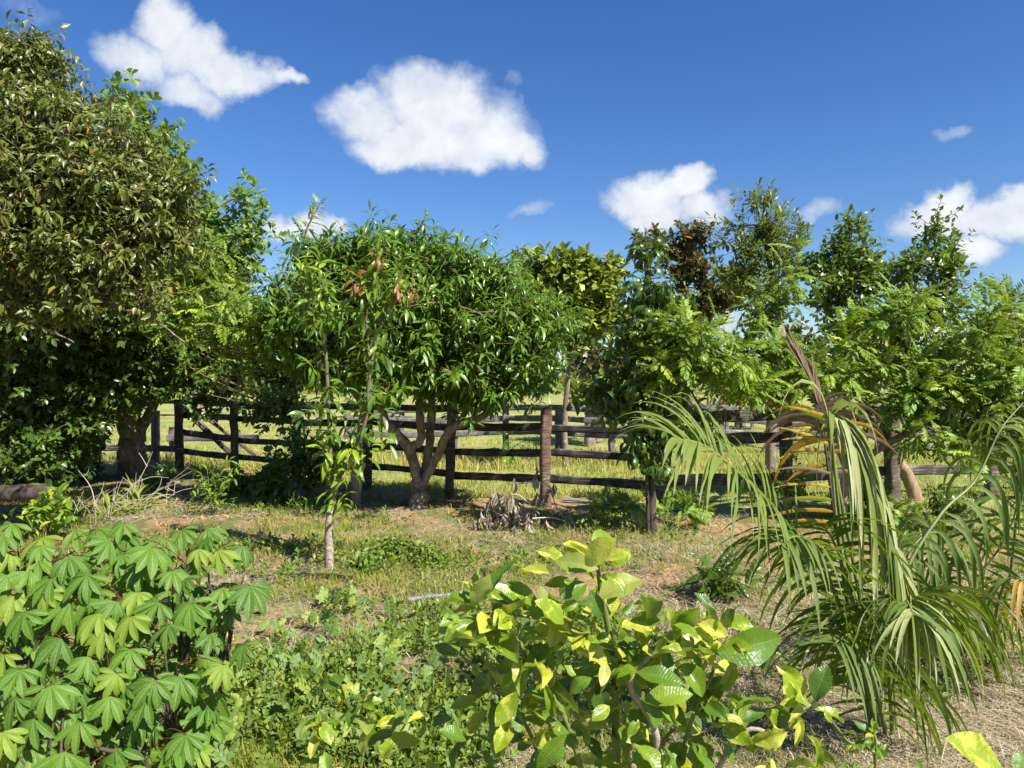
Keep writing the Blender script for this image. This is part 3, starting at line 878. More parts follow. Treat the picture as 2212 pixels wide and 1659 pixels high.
# ---- feather-leaved tree between the olive tree and the mango
feather, _, _ = make_tree('feather_leaf_tree', 'airy feather-leaved tree between olive-leaved tree and mango', G(770, 1085),
          [([(770, 1088, 11.0), (772, 980, 11.0), (785, 880, 11.0), (740, 830, 10.9), (620, 790, 10.7), (500, 760, 10.4)], .055, .016), ([(700, 815, 10.8), (600, 720, 10.8), (560, 640, 10.7)], .022, .008),
           ([(600, 785, 10.7), (540, 720, 10.5), (470, 640, 10.3), (430, 560, 10.2)], .022, .007), ([(500, 760, 10.4), (430, 740, 10.3), (370, 720, 10.2)], .014, .006),
           ([(785, 880, 11.0), (720, 760, 11.6), (650, 640, 12), (655, 520, 12), (690, 440, 12)], .03, .008)],
          [(440, 600, 100, 70, 10.3, .6), (400, 680, 90, 55, 10.2, .6), (500, 690, 100, 60, 10.4, .6), (545, 690, 50, 45, 10.6, .5), (450, 550, 55, 35, 10.3, .4), (600, 740, 60, 40, 10.7, .5, .7),
           (480, 780, 90, 30, 10.4, .5, .6)],
          SH['pinnate'], M['legume'], M['bark_tan'], dens=2.1, tips=3, spread=.16, n=6, whorl=dict(th=(.7, 1.5), spacing=.03, droop=.12, size=(.24, .34), jitter=.25, upmix=(1, .2)), nind=250, up=.7, twig_r=.004)

pl = spline([W(640, 660, 12), W(648, 590, 12), W(655, 520, 12), W(672, 470, 12), W(690, 440, 12)], 15)
P, R, S, rn = whorls(pl[2:], unit(np.gradient(pl, axis=0)[2:]), 4, th=(.9, 1.35), spacing=.03, droop=-.05, size=(.22, .32), jitter=.15, upmix=(1.5, .1))
add_leaves(feather, P, R, S * np.where(P[:, 2] > 4.3, .7, 1), np.where(P[:, 2] > 4.2, .93, rn * .5), SH['pinnate'], M['legume'], 60)

# ---- mango tree
mango, mT, mA = make_tree(
    'mango_tree', 'round-crowned mango tree with forked trunk in the middle', G(905, 1095),
    [([(905, 1098, 10.8), (906, 1060, 10.8), (905, 1035, 10.8)], .115, .10),
     ([(905, 1045, 10.78), (896, 1010, 10.75), (884, 970, 10.7), (850, 930, 10.5), (828, 900, 10.4), (800, 800, 10.3), (760, 680, 10.2)], .075, .02),
     ([(882, 972, 10.7), (908, 950, 10.7), (906, 900, 10.7), (908, 820, 10.7), (900, 640, 10.6)], .06, .02), ([(908, 1062, 10.85), (928, 960, 10.9), (931, 900, 11), (940, 800, 11), (960, 620, 11)], .062, .02),
     ([(910, 1050, 10.78), (938, 1000, 10.7), (962, 945, 10.5), (985, 920, 10.4), (1050, 895, 10.3), (1100, 840, 10.2), (1150, 730, 10.2)], .06, .018),
     ([(985, 920, 10.4), (1010, 880, 10.5), (1030, 800, 10.6), (1060, 650, 10.6)], .04, .014)],
    [(910, 690, 240, 150, 10.7, 1.7), (730, 660, 150, 150, 10.5, 1.4), (1080, 700, 135, 125, 10.6, 1.4), (860, 570, 170, 80, 10.7, 1.3), (1010, 600, 140, 80, 10.7, 1.3), (740, 560, 120, 65, 10.6, 1.0),
     (900, 800, 240, 65, 10.6, 1.6), (1130, 790, 90, 60, 10.5, 1.0), (690, 770, 70, 70, 10.6, .8), (1180, 690, 50, 80, 10.7, .7), (640, 690, 50, 80, 10.8, .7), (1040, 840, 120, 30, 10.4, .8)],
    SH['mango'], M['mango'], M['bark_mango'], dens=6.0, tips=4, spread=.17, n=13, whorl=dict(th=(.45, 1.8), spacing=.011, droop=.36, size=(.15, .215), jitter=.25), nind=300, up=.75, twig_r=.007)

# ---- young mango in front, with copper new leaves
d6 = 7.2
sap = thing('mango_sapling', 'slender pale-stemmed mango sapling standing in front of the mango tree', 'tree', G(712, 1225))
bs = np.array(sap.location)
sap_limbs = [([(712, 1228, 7.15), (711, 1150, 7.15), (714, 1105, 7.15), (722, 1062, 7.15), (733, 1030, 7.1)], .036, .028), ([(733, 1032, 7.1), (765, 975, 7.05), (790, 905, 7.0), (800, 800, 7.0), (825, 690, 7.0), (862, 622, 7.0)], .017, .006),
             ([(722, 1060, 7.15), (714, 980, 7.2), (710, 900, 7.2), (705, 780, 7.2), (695, 680, 7.2), (700, 600, 7.2)], .018, .008), ([(800, 810, 7.0), (792, 700, 7.0), (786, 610, 7.0)], .012, .006),
             ([(700, 740, 7.2), (670, 670, 7.2), (655, 580, 7.2)], .010, .006), ([(825, 690, 7), (818, 620, 7.05), (814, 560, 7.05)], .009, .005)]
sapT, sapA = [], []
for i, (pts, r0, r1) in enumerate(sap_limbs):
    c = spline([W(*p) for p in pts], 6 * len(pts))
    mb = MB()
    mb.add(*tube(c, [r0 * (1.15 if i == 0 else 1), r0, r1], 9, .04))
    mb.build('trunk' if i == 0 else 'branch', M['bark_pale'] if i == 0 else M['twig'], sap, bs)
    if i:
        step = 3 if i < 3 else 2
        for k in range(5, len(c), step):
            if i < 3 and k < 8:
                continue
            sapT.append(c[k] + rng.normal(0, .02, 3))
            sapA.append(unit(c[min(k + 1, len(c) - 1)] - c[k - 1] + rng.normal(0, .2, 3)))
        sapT.append(c[-1]); sapA.append(unit(c[-1] - c[-2]))
for (x, y) in ((655, 640), (690, 560), (640, 560), (735, 660), (725, 1000), (715, 1010), (720, 1060), (735, 1085), (745, 830), (830, 880), (770, 940), (720, 930), (690, 900), (665, 880), (800, 965), (828, 930), (742, 900), (700, 965), (690, 850), (775, 870), (760, 1000)):
    sapT.append(W(x, y, 7.15 + rng.normal(0, .15)))
    sapA.append(unit([rng.normal(0, .4), rng.normal(-.2, .3), 1]))
for (x, y) in ((722, 1005), (716, 1052)):
    sapT.append(W(x, y, 7.1)); sapA.append(unit([0, -.2, 1]))
P, R, S, rn = whorls(sapT, sapA, 8, th=(.45, 1.7), spacing=.022, droop=.42, size=(.13, .215), jitter=.25)
rn = np.clip(rn + .25 * (P[:, 2] > 2.3) + .4 * ((P[:, 2] < 1.15)), 0, 1)
add_leaves(sap, P, R, S, rn, SH['mango_hi'], M['sapling'], 300)
P, R, S, rn = whorls([W(*p) for p in ((786, 600, 6.95), (862, 612, 6.95), (895, 612, 6.9), (814, 542, 7.0), (770, 596, 6.95))], [(0, 0, 1)] * 5, 11, th=(.6, 1.5), spacing=.01, droop=.9, size=(.11, .17))
add_leaves(sap, P, R, S, rn, SH['mango_hi'], M['newleaf'], 60, 'young_leaf')

# ---- drooping glossy tree right of centre
make_tree('drooping_leaf_tree', 'narrow tree with long drooping glossy dark leaves by corner post', G(1406, 1157),
          [([(1408, 1160, 8.7), (1407, 1060, 8.7), (1412, 960, 8.7), (1405, 850, 8.7), (1400, 700, 8.7), (1396, 600, 8.7), (1394, 500, 8.7)], .038, .008),
           ([(1400, 1150, 8.68), (1398, 1060, 8.66), (1392, 970, 8.65), (1360, 880, 8.6), (1320, 830, 8.6)], .022, .008), ([(1410, 960, 8.7), (1440, 880, 8.7), (1500, 830, 8.7)], .018, .006),
           ([(1402, 760, 8.7), (1350, 690, 8.7), (1320, 650, 8.7)], .012, .005), ([(1402, 740, 8.7), (1460, 660, 8.7), (1490, 620, 8.7)], .012, .005)],
          [(1395, 540, 30, 45, 8.7, .25, 1.6), (1400, 630, 80, 60, 8.7, .5), (1400, 720, 105, 70, 8.7, .6), (1380, 830, 110, 60, 8.7, .7), (1420, 920, 110, 60, 8.7, .7), (1330, 860, 60, 50, 8.6, .4),
           (1490, 900, 70, 60, 8.8, .5), (1420, 980, 90, 30, 8.7, .4), (1480, 640, 25, 60, 8.7, .2, .8), (1290, 830, 25, 30, 8.6, .2)],
          SH['droop'], M['droop'], M['bark_dark'], dens=2.3, tips=3, spread=.13, n=8, whorl=dict(th=(.7, 1.6), spacing=.03, droop=.75, size=(.12, .19), jitter=.3), nind=300, up=.5, twig_r=.004)

# ---- trees behind on the right
make_tree('yellow_green_tree', 'yellow green broad-leaved tree beyond the fence right of mango', G(1222, 1010),
          [([(1222, 1012, 16), (1220, 900, 16), (1228, 800, 16), (1230, 720, 16), (1260, 620, 16)], .05, .02), ([(1230, 730, 16), (1180, 660, 16), (1150, 600, 16)], .04, .015), ([(1232, 760, 16), (1290, 690, 16), (1310, 620, 16)], .04, .015)],
          [(1170, 590, 50, 40, 16, .6), (1240, 590, 80, 55, 16, .8), (1300, 600, 55, 60, 16, .7), (1210, 660, 90, 50, 16, .8), (1280, 690, 70, 50, 16, .7), (1250, 730, 60, 25, 16, .5), (1330, 690, 30, 50, 16, .5)],
          SH['oval'], M['yellowgreen'], M['bark'], dens=6.0, tips=4, spread=.22, n=9, whorl=dict(th=(.35, 1.4), spacing=.02, droop=.05, size=(.18, .26), jitter=.35), nind=200, up=.8)
make_tree('red_leaf_tree', 'dark reddish brown leaved tree beyond fence under the right cloud', G(1490, 1000),
          [([(1490, 1000, 17), (1490, 850, 17), (1480, 740, 17), (1475, 560, 17)], .09, .03), ([(1482, 760, 17), (1540, 680, 17), (1590, 640, 17)], .05, .015)],
          [(1440, 530, 45, 40, 17, .6), (1500, 520, 50, 38, 17, .7), (1480, 590, 70, 45, 17, .8), (1550, 640, 70, 45, 17, .8), (1500, 660, 70, 30, 17, .7), (1400, 520, 25, 30, 17, .4), (1590, 600, 30, 30, 17, .4)],
          SH['oval'], M['reddish'], M['bark'], dens=7.5, tips=4, spread=.2, n=9, whorl=dict(th=(.35, 1.5), spacing=.02, droop=.1, size=(.13, .2), jitter=.4), nind=200, up=.6)
make_tree('willowy_tree', 'tallest upright small-leaved tree on the right with pointed top', G(1668, 1022),
          [([(1665, 1022, 15), (1668, 860, 15), (1690, 760, 15), (1680, 660, 15), (1655, 520, 15), (1650, 410, 15)], .08, .015), ([(1684, 720, 15), (1620, 640, 15), (1590, 560, 15)], .04, .01), ([(1682, 690, 15), (1720, 580, 15), (1730, 480, 15)], .04, .01)],
          [(1645, 430, 38, 38, 15, .4), (1660, 490, 60, 45, 15, .6), (1620, 540, 60, 50, 15, .6), (1690, 550, 60, 50, 15, .6), (1590, 600, 55, 50, 15, .6), (1650, 610, 80, 40, 15, .7), (1725, 490, 22, 35, 15, .3), (1590, 480, 18, 25, 15, .2)],
          SH['narrow'], M['willow'], M['bark'], dens=6.5, tips=5, spread=.18, n=9, whorl=dict(th=(.3, 1.3), spacing=.03, droop=.05, size=(.11, .17), jitter=.3), nind=220, up=1.0)
make_tree('citrus_tree', 'leafy citrus tree with leaning pale trunk behind the palms', G(1978, 1083),
          [([(1980, 1085, 11.2), (1965, 1040, 11.2), (1938, 995, 11.15), (1912, 960, 11.1), (1890, 900, 11.1), (1880, 800, 11.1), (1860, 640, 11.1)], .075, .03), ([(1900, 930, 11.1), (1960, 850, 11.1), (1960, 700, 11.1), (1990, 560, 11.1)], .05, .015),
           ([(1885, 820, 11.1), (1800, 700, 11.1), (1790, 600, 11.1)], .035, .012), ([(1960, 720, 11.1), (2040, 640, 11.1), (2060, 540, 11.1)], .03, .01)],
          [(1830, 540, 55, 65, 11.1, .5), (1800, 620, 80, 70, 11.1, .7), (1880, 600, 60, 70, 11.1, .6), (1840, 700, 100, 60, 11.1, .8), (1960, 580, 60, 60, 11.1, .5), (2040, 560, 45, 70, 11.1, .4), (2010, 650, 75, 55, 11.1, .6),
           (1930, 710, 110, 60, 11.1, .7), (1835, 480, 20, 40, 11.1, .15, 1.4), (2000, 490, 28, 28, 11.1, .2, 1.3), (2070, 510, 18, 20, 11.1, .15), (1890, 790, 110, 50, 11.2, .6), (2090, 620, 25, 20, 11.1, .2), (1760, 570, 40, 50, 11.2, .4)],
          SH['oval'], M['citrus'], M['bark_tan'], dens=5.0, tips=4, spread=.15, n=8, whorl=dict(th=(.5, 1.5), spacing=.028, droop=.15, size=(.09, .135), jitter=.45), nind=250, up=.6, twig_r=.005)
make_tree('spreading_feather_tree', 'wide spreading feather-leaved tree on the right behind the palm', G(1815, 1130),
          [([(1815, 1132, 9.5), (1822, 1060, 9.5), (1835, 1010, 9.5)], .06, .05), ([(1832, 1015, 9.5), (1790, 940, 9.4), (1690, 880, 9.2), (1600, 850, 9.0), (1530, 828, 8.9), (1500, 800, 8.9)], .042, .014),
           ([(1640, 866, 9.1), (1600, 800, 9.1), (1570, 770, 9.1)], .018, .008), ([(1835, 1012, 9.5), (1900, 970, 9.4), (1990, 920, 9.3), (2080, 880, 9.2), (2160, 800, 9.2)], .04, .012),
           ([(1838, 1005, 9.5), (1870, 930, 9.6), (1880, 800, 9.6), (1930, 690, 9.6)], .03, .01), ([(1835, 1000, 9.5), (1810, 900, 9.7), (1700, 760, 9.8), (1680, 600, 9.8)], .03, .008), ([(2080, 880, 9.2), (2150, 870, 9.0), (2220, 800, 8.9)], .02, .008)],
          [(1390, 730, 85, 40, 8.4, .4), (1480, 720, 80, 50, 8.4, .5), (1450, 780, 100, 40, 8.4, .5), (1540, 770, 80, 50, 8.7, .6), (1600, 830, 90, 40, 9.1, .6), (1660, 660, 40, 70, 9.8, .4), (1700, 590, 32, 35, 9.8, .25, 1.2), (1650, 760, 60, 60, 9.6, .5),
           (1730, 800, 60, 45, 9.4, .5), (1830, 800, 85, 40, 9.5, .6), (1900, 690, 85, 45, 9.6, .6), (1980, 640, 60, 24, 9.6, .4), (1830, 740, 60, 35, 9.6, .4), (2130, 690, 75, 45, 9.2, .5), (2170, 770, 70, 50, 9.0, .5), (2010, 800, 90, 50, 9.3, .6),
           (1950, 860, 100, 45, 9.3, .6), (2090, 850, 100, 50, 9.1, .6), (2140, 940, 90, 45, 8.8, .5), (2010, 930, 80, 35, 9.1, .4), (1860, 880, 70, 30, 9.4, .4), (2200, 880, 60, 70, 8.8, .5), (1700, 840, 60, 30, 9.3, .4)],
          SH['pinnate_hi'], M['legume'], M['bark_tan'], dens=1.9, tips=3, spread=.15, n=6, whorl=dict(th=(.6, 1.5), spacing=.03, droop=.12, size=(.22, .34), jitter=.25, upmix=(1, .2)), nind=300, up=.6, twig_r=.004)

# ---- far trees and bushes across the pasture
def far_tree(label, x, d, blobs, mat, shape, trunk_px, dens=6, size=(.2, .3), nind=40, name='field_tree'):
    base = gz((x - CX) / F * d, d)
    tops = [(x, HY + F * (CAMH - base[2]) / d, d), (x + rng.normal(0, 3), trunk_px, d), (blobs[0][0], blobs[0][1], d)]
    make_tree(name, label, base, [(tops, .012 * d * .5, .01 * d * .3)], blobs, SH[shape], M[mat], M['bark'], dens=dens, tips=4, spread=.25, n=7, whorl=dict(size=size, jitter=.5, th=(.4, 1.6), spacing=.03, droop=.1), nind=nind, up=.4, twig_r=.012)


far_tree('small rust-tinted tree over the corral fence beside drooping tree', 1290, 23, [(1300, 770, 60, 35, 23, 1.0), (1260, 790, 40, 30, 23, .8), (1340, 780, 45, 40, 23, .8)], 'reddish', 'oval', 830, nind=60)
far_tree('low green bush against the corral fence right of the mango', 1275, 22, [(1280, 845, 60, 30, 22, .9), (1240, 850, 30, 25, 22, .6), (1330, 840, 40, 30, 22, .7)], 'willow', 'oval', 880, nind=60)
far_tree('brownish small tree glimpsed between willowy and citrus trees', 1715, 21, [(1720, 730, 45, 35, 21, .8), (1700, 770, 50, 30, 21, .8), (1760, 770, 40, 30, 21, .8)], 'reddish', 'oval', 820, nind=60)
far_tree('dark round tree on the horizon at the right edge', 2110, 38, [(2080, 750, 70, 38, 38, 2.0), (2150, 720, 60, 40, 38, 2.0), (2200, 740, 60, 50, 38, 2)], 'dark', 'oval', 830, size=(.4, .6), nind=20)
far_tree('dark dense tree on the horizon behind the citrus tree', 1990, 40, [(1960, 780, 80, 40, 40, 2.0), (2030, 770, 50, 35, 40, 2.0)], 'dark', 'oval', 830, size=(.4, .6), nind=20)
far_tree('pale green far tree behind the spreading feather-leaved tree', 1600, 32, [(1570, 810, 60, 30, 32, 1.5), (1630, 800, 50, 35, 32, 1.5)], 'willow', 'oval', 840, size=(.35, .5), nind=20)
far_tree('far hazy tree seen in the gap left of the mango', 430, 45, [(420, 815, 70, 18, 45, 2), (360, 822, 50, 14, 45, 2)], 'willow', 'oval', 840, size=(.4, .6), nind=20)
far_tree('far tree low on horizon under the mango crown', 840, 42, [(830, 815, 80, 20, 42, 2), (920, 820, 60, 16, 42, 2)], 'cashew', 'oval', 840, size=(.4, .6), nind=20)


# ------------------------------------------------------------------ cassava in the left foreground
def mat4(Rm, S, p):
    m = Matrix.Identity(4)
    for i in range(3):
        for j in range(3):
            m[i][j] = float(Rm[i][j]) * float(S)
        m[i][3] = float(p[i])
    return m


def build_cassava():
    shapes = [palmate_shape(k, 7 if k % 3 else 5) for k in range(8)]
    meshes = []
    for k, (v, q, a) in enumerate(shapes):
        row = []
        for rnd in (.05, .3, .6, .88):
            at = a.copy()
            at[:, 2] = rnd
            row.append(make_mesh('cassava_leaf', v, q, M['cassava'], at))
        meshes.append(row)
    hubs = [(75, 240), (25, 310), (250, 320), (560, 270), (720, 240), (440, 275), (640, 335), (740, 300), (880, 380), (960, 325), (1060, 275), (1205, 270), (1410, 365), (1270, 395), (1155, 385),
            (60, 405), (240, 370), (400, 430), (475, 430), (715, 425), (225, 460), (175, 515), (45, 540), (305, 555), (510, 540), (1005, 515), (1215, 320), (1295, 610), (1455, 600), (805, 640),
            (410, 700), (85, 660), (580, 760), (765, 780), (145, 755), (225, 775), (990, 825), (1080, 560), (610, 865), (360, 905), (1230, 880), (1420, 940), (515, 1010), (760, 970), (1300, 1060),
            (900, 1150), (440, 1170), (95, 1245), (470, 1390), (200, 1370), (380, 1560), (640, 1240), (30, 1000), (20, 1450), (300, 1180), (1180, 1080), (860, 1250), (680, 1110), (120, 1090),
            (1050, 1130), (1110, 700), (930, 700), (680, 690), (280, 640), (560, 630), (340, 480), (820, 480), (1330, 720)]
    hubs = [(x / 1.476 / 1.823, (1900 + y / 1.476) / 1.823) for x, y in hubs]
    H, D, big = [], [], []
    for (x, y) in hubs:
        t = np.clip((y - 1135) / (1600 - 1135), 0, 1)
        d = 3.75 - 1.05 * t + rng.normal(0, .05)
        H.append(W(x, y, d)); big.append(rng.uniform(.82, 1.08))
        D.append(unit([rng.normal(0, .3) + .08, -.75 + rng.normal(0, .15), -.60 - .35 * t + rng.normal(0, .12)]))
    for k in range(360):          # leaves deeper in the bush
        x, y = rng.uniform(-60, 540), rng.uniform(1160, 1680)
        if x > 500 - .0009 * (y - 1360) ** 2:
            continue
        t = np.clip((y - 1135) / (1600 - 1135), 0, 1)
        d = 3.75 - 1.05 * t + rng.uniform(.15, .75)
        p = W(x, y, d)
        if p[2] < .12:
            continue
        H.append(p); big.append(rng.uniform(.65, 1.05))
        D.append(unit([rng.normal(0, .6), -.5 + rng.normal(0, .5), -.45 + rng.normal(0, .25)]))
    H, D = np.array(H), np.array(D)
    stems = []
    specs = [(-2.05, 3.35), (-1.72, 3.1), (-1.6, 3.6), (-1.45, 3.25), (-1.42, 3.65), (-1.75, 2.8), (-1.34, 3.5), (-2.35, 3.6), (-1.5, 3.0)]
    def canopy(y):
        t = np.clip((3.75 - y) / 1.05, -.1, 1.1)
        return CAMH - (1135 + 465 * t - HY) / F * y
    roots = []
    desc = ['nearest the left edge of the picture', 'low in the left foreground', 'at the back below the dead twigs', 'in the middle of the left foreground', 'rear right of the cassava patch',
            'lowest at the bottom left corner', 'rightmost of the patch beside the melon weeds', 'farthest back on the left', 'front right, above the melon leaves']
    for k, (x, y) in enumerate(specs):
        g = gz(x, y)
        roots.append(thing('cassava_plant', 'cassava plant with fingered bright green leaves, ' + desc[k], 'plant', g, 'cassava plants in the left foreground'))
        hc = canopy(y) - .2
        c = spline([g - [0, 0, .03], g + [rng.normal(0, .03), rng.normal(0, .03), hc * .35], g + [rng.normal(0, .06), rng.normal(0, .04), hc * .7], g + [rng.normal(0, .08), rng.normal(0, .05), hc]], 16)
        mb = MB()
        mb.add(*tube(c, [.014, .011, .007], 8, .05))
        mb.build('stem', M['bark_dark'], roots[-1], g)
        cs = [c]
        for s in range(4):
            i = rng.integers(5, 11)
            e = c[i] + [rng.normal(-.03, .10), rng.normal(0, .12), .2]
            e[2] = max(c[i][2] + .03, canopy(e[1]) - rng.uniform(.1, .16))
            c2 = spline([c[i], (c[i] + e) / 2 + [0, 0, .05], e], 9)
            mb = MB()
            mb.add(*tube(c2, [.006, .004], 6, .05))
            mb.build('branch', M['bark_dark'], roots[-1], g)
            cs.append(c2)
        stems.append(np.vstack(cs)[4:])
    ups = unit(np.array([.1, -.6, 1.0]) + np.array(SUN_DIR) * .3 + rng.normal(0, .2, H.shape))
    ups = ups + rng.normal(0, .18, ups.shape)
    R = frames(D, ups)
    for i in range(len(H)):
        # nearest stem that stands behind / under the leaf
        best = None
        for k, c in enumerate(stems):
            dd = np.linalg.norm(c - (H[i] + [0, .12, -.1]), axis=1)
            j = int(np.argmin(dd))
            if best is None or dd[j] < best[0]:
                best = (dd[j], k, c[j])
        root = roots[best[1]]
        rl = np.array(root.location)
        S = rng.uniform(.12, .16) * big[i]
        o = link('leaf', meshes[rng.integers(0, 8)][min(3, int(rng.beta(2, 2) * 4))], root)
        m4 = mat4(R[i], S, H[i] - rl)
        o.matrix_local = m4
        a, b = best[2], H[i] + R[i][:, 2] * .004
        mid = (a + b) / 2 + [0, 0, .03]
        tv, tq = tube(spline([a, mid, b], 7), [.0024, .0018], 5)
        inv = np.array(m4.inverted())
        lv = (tv - rl) @ inv[:3, :3].T + inv[:3, 3]
        link('petiole', make_mesh('petiole', lv, tq, M['redstem']), o)


build_cassava()


# ------------------------------------------------------------------ lime bush in the centre foreground
def grid_leaf(w, fold, curl, wave, seed, roll=0.0, twist=0.0):
    return leaf_shape(w=w, fold=fold, curl=curl, nseg=10, peak=.5, wave=wave, nx=3, petiole=.05, twist=twist, seed=seed)


LIME_SH = [grid_leaf(.46, .25, .25, .03, 1), grid_leaf(.54, .45, .55, .06, 2, twist=.5), grid_leaf(.46, .6, .6, .06, 3, twist=-.7), grid_leaf(.56, .2, .4, .03, 4), grid_leaf(.44, .9, .9, .07, 5, twist=1.1), grid_leaf(.5, .35, -.4, .045, 6)]


def lime_mesh_bank():
    bank = {}
    for mk in ('lime', 'lime_dark', 'lime_pale'):
        for si, (v, q, a) in enumerate(LIME_SH):
            for rnd in (.15, .4, .6, .85):
                at = a.copy()
                at[:, 2] = rnd
                bank[(mk, si, rnd)] = make_mesh('lime_leaf', v, q, M[mk], at)
    return bank


BANK = lime_mesh_bank()


LIME_N, LIME_MASS = [0], []


def mass_part(name, parent, items, mats):
    """items: (verts, quads, attr, material key) joined into one part"""
    V, Q, A, I, n = [], [], [], [], 0
    for v, q, a, mk in items:
        V.append(v); Q.append(np.asarray(q) + n); A.append(a); I.append(np.full(len(q), mats.index(mk))); n += len(v)
    o = link(name, make_mesh(name, np.vstack(V), np.vstack(Q), [M[k] for k in mats], np.vstack(A), np.concatenate(I)), parent)
    o['kind'] = 'stuff'
    return o


def lime_leaf(root, a, b, mk, si, rnd, up):
    a, b = np.asarray(a, float), np.asarray(b, float)
    L = np.linalg.norm(b - a)
    R = frames((b - a)[None], np.asarray(up, float)[None])[0]
    if root.name == 'lime_bush':
        LIME_N[0] += 1
        if LIME_N[0] > 300:
            v, q, at = LIME_SH[si]
            at = at.copy()
            at[:, 2] = rnd
            LIME_MASS.append((a - np.array(root.location) + 1.05 * L * v @ R.T, q, at, mk))
            return None
    o = link('leaf', BANK[(mk, si, rnd)], root)
    o.matrix_local = mat4(R, L * 1.05, a - np.array(root.location))
    return o


def branch_tube(root, pts, r0, r1, mat, name='branch', sides=8):
    c = spline(pts, 5 * len(pts))
    mb = MB()
    mb.add(*tube(c, [r0, r1], sides, .06))
    mb.build(name, mat, root, np.array(root.location))
    return c


lime = thing('lime_bush', 'lime bush with mottled yellow green glossy leaves in the centre foreground', 'bush', gz(.24, 1.72))
lb = np.array(lime.location)
LB = [branch_tube(lime, [lb - [0, 0, .04], lb + [.0, 0, .35], W(1330, 1560, 1.7), W(1320, 1400, 1.62), W(1300, 1290, 1.58), W(1290, 1215, 1.55)], .013, .004, M['greenstem'], 'stem'),
      branch_tube(lime, [lb + [0, 0, .3], W(1420, 1640, 1.6), W(1360, 1480, 1.55), W(1420, 1400, 1.55), W(1450, 1340, 1.55)], .009, .003, M['bark_pale']),
      branch_tube(lime, [lb + [0, 0, .3], W(1250, 1640, 1.6), W(1150, 1440, 1.55), W(1060, 1330, 1.52)], .008, .003, M['greenstem']),
      branch_tube(lime, [W(1320, 1400, 1.62), W(1240, 1360, 1.55), W(1160, 1335, 1.52), W(1070, 1325, 1.5), W(1000, 1335, 1.5)], .005, .002, M['greenstem']),
      branch_tube(lime, [lb + [0, 0, .25], W(1160, 1620, 1.65), W(1050, 1470, 1.6), W(980, 1400, 1.6)], .006, .002, M['greenstem']),
      branch_tube(lime, [lb + [0, 0, .3], W(1480, 1600, 1.6), W(1540, 1450, 1.6), W(1550, 1340, 1.6)], .006, .002, M['greenstem']),
      branch_tube(lime, [lb + [0, 0, .22], W(1560, 1640, 1.6), W(1680, 1580, 1.6), W(1750, 1520, 1.6)], .007, .003, M['bark_pale']),
      branch_tube(lime, [W(1330, 1500, 1.68), W(1380, 1420, 1.6), W(1470, 1400, 1.55), W(1540, 1408, 1.5)], .004, .002, M['greenstem'])]
hand = [(1131, 1332, 1055, 1254, 'lime', 0), (1157, 1317, 1119, 1248, 'lime', 2), (1179, 1336, 1177, 1270, 'lime_pale', 0), (1298, 1230, 1200, 1204, 'lime_pale', 0), (1288, 1297, 1374, 1233, 'lime_pale', 3),
        (1262, 1224, 1308, 1165, 'lime', 3), (1325, 1225, 1360, 1183, 'lime', 1), (1270, 1258, 1222, 1284, 'lime_dark', 3), (1112, 1404, 1026, 1360, 'lime', 0), (1146, 1440, 1078, 1510, 'lime', 3), (1120, 1490, 1074, 1556, 'lime', 5),
        (1203, 1436, 1177, 1490, 'lime', 5), (1186, 1402, 1212, 1330, 'lime', 1), (1236, 1398, 1318, 1412, 'lime', 1), (1309, 1427, 1303, 1475, 'lime_pale', 0), (1370, 1450, 1470, 1464, 'lime_dark', 0),
        (1385, 1512, 1490, 1490, 'lime_dark', 0), (1535, 1412, 1697, 1383, 'lime_dark', 0), (1538, 1334, 1518, 1280, 'lime_dark', 1), (1452, 1348, 1512, 1364, 'lime', 3), (1574, 1429, 1590, 1497, 'lime', 2),
        (1757, 1516, 1780, 1438, 'lime_dark', 3), (1735, 1508, 1718, 1436, 'lime', 2), (990, 1416, 940, 1390, 'lime_dark', 0), (985, 1338, 953, 1312, 'lime_dark', 3), (1041, 1318, 980, 1308, 'lime', 4), (1067, 1347, 982, 1349, 'lime', 2),
        (1156, 1660, 1220, 1598, 'lime_dark', 0), (1276, 1558, 1316, 1522, 'lime', 3), (1350, 1560, 1390, 1535, 'lime_dark', 3), (1440, 1660, 1480, 1622, 'lime_dark', 3), (1250, 1300, 1212, 1318, 'lime_dark', 1), (1340, 1330, 1372, 1300, 'lime_dark', 1),
        (1350, 1290, 1330, 1230, 'lime', 2), (1230, 1250, 1196, 1168, 'lime', 2), (1190, 1240, 1140, 1228, 'lime', 4), (1240, 1262, 1190, 1246, 'lime', 2), (1395, 1340, 1420, 1268, 'lime_dark', 1), (1420, 1330, 1396, 1290, 'lime', 4),
        (1180, 1350, 1140, 1310, 'lime', 1), (1220, 1350, 1180, 1292, 'lime', 3), (1300, 1340, 1280, 1280, 'lime_dark', 0), (1330, 1380, 1360, 1345, 'lime', 1), (1480, 1420, 1440, 1385, 'lime', 4), (1380, 1400, 1350, 1370, 'lime_dark', 3),
        (1060, 1400, 1000, 1350, 'lime', 4), (1090, 1460, 1050, 1430, 'lime', 1), (1520, 1500, 1560, 1545, 'lime_dark', 1), (1600, 1560, 1650, 1530, 'lime_dark', 0), (1620, 1600, 1690, 1590, 'lime', 1), (1670, 1570, 1720, 1545, 'lime_dark', 3),
        (1560, 1600, 1590, 1650, 'lime_dark', 0), (1250, 1610, 1210, 1560, 'lime_dark', 3), (1230, 1500, 1260, 1460, 'lime_dark', 1), (1420, 1560, 1470, 1530, 'lime', 3), (1010, 1600, 960, 1570, 'lime_dark', 0), (1540, 1560, 1500, 1520, 'lime_dark', 3)]
toward = np.array([.35, -.8, .8])
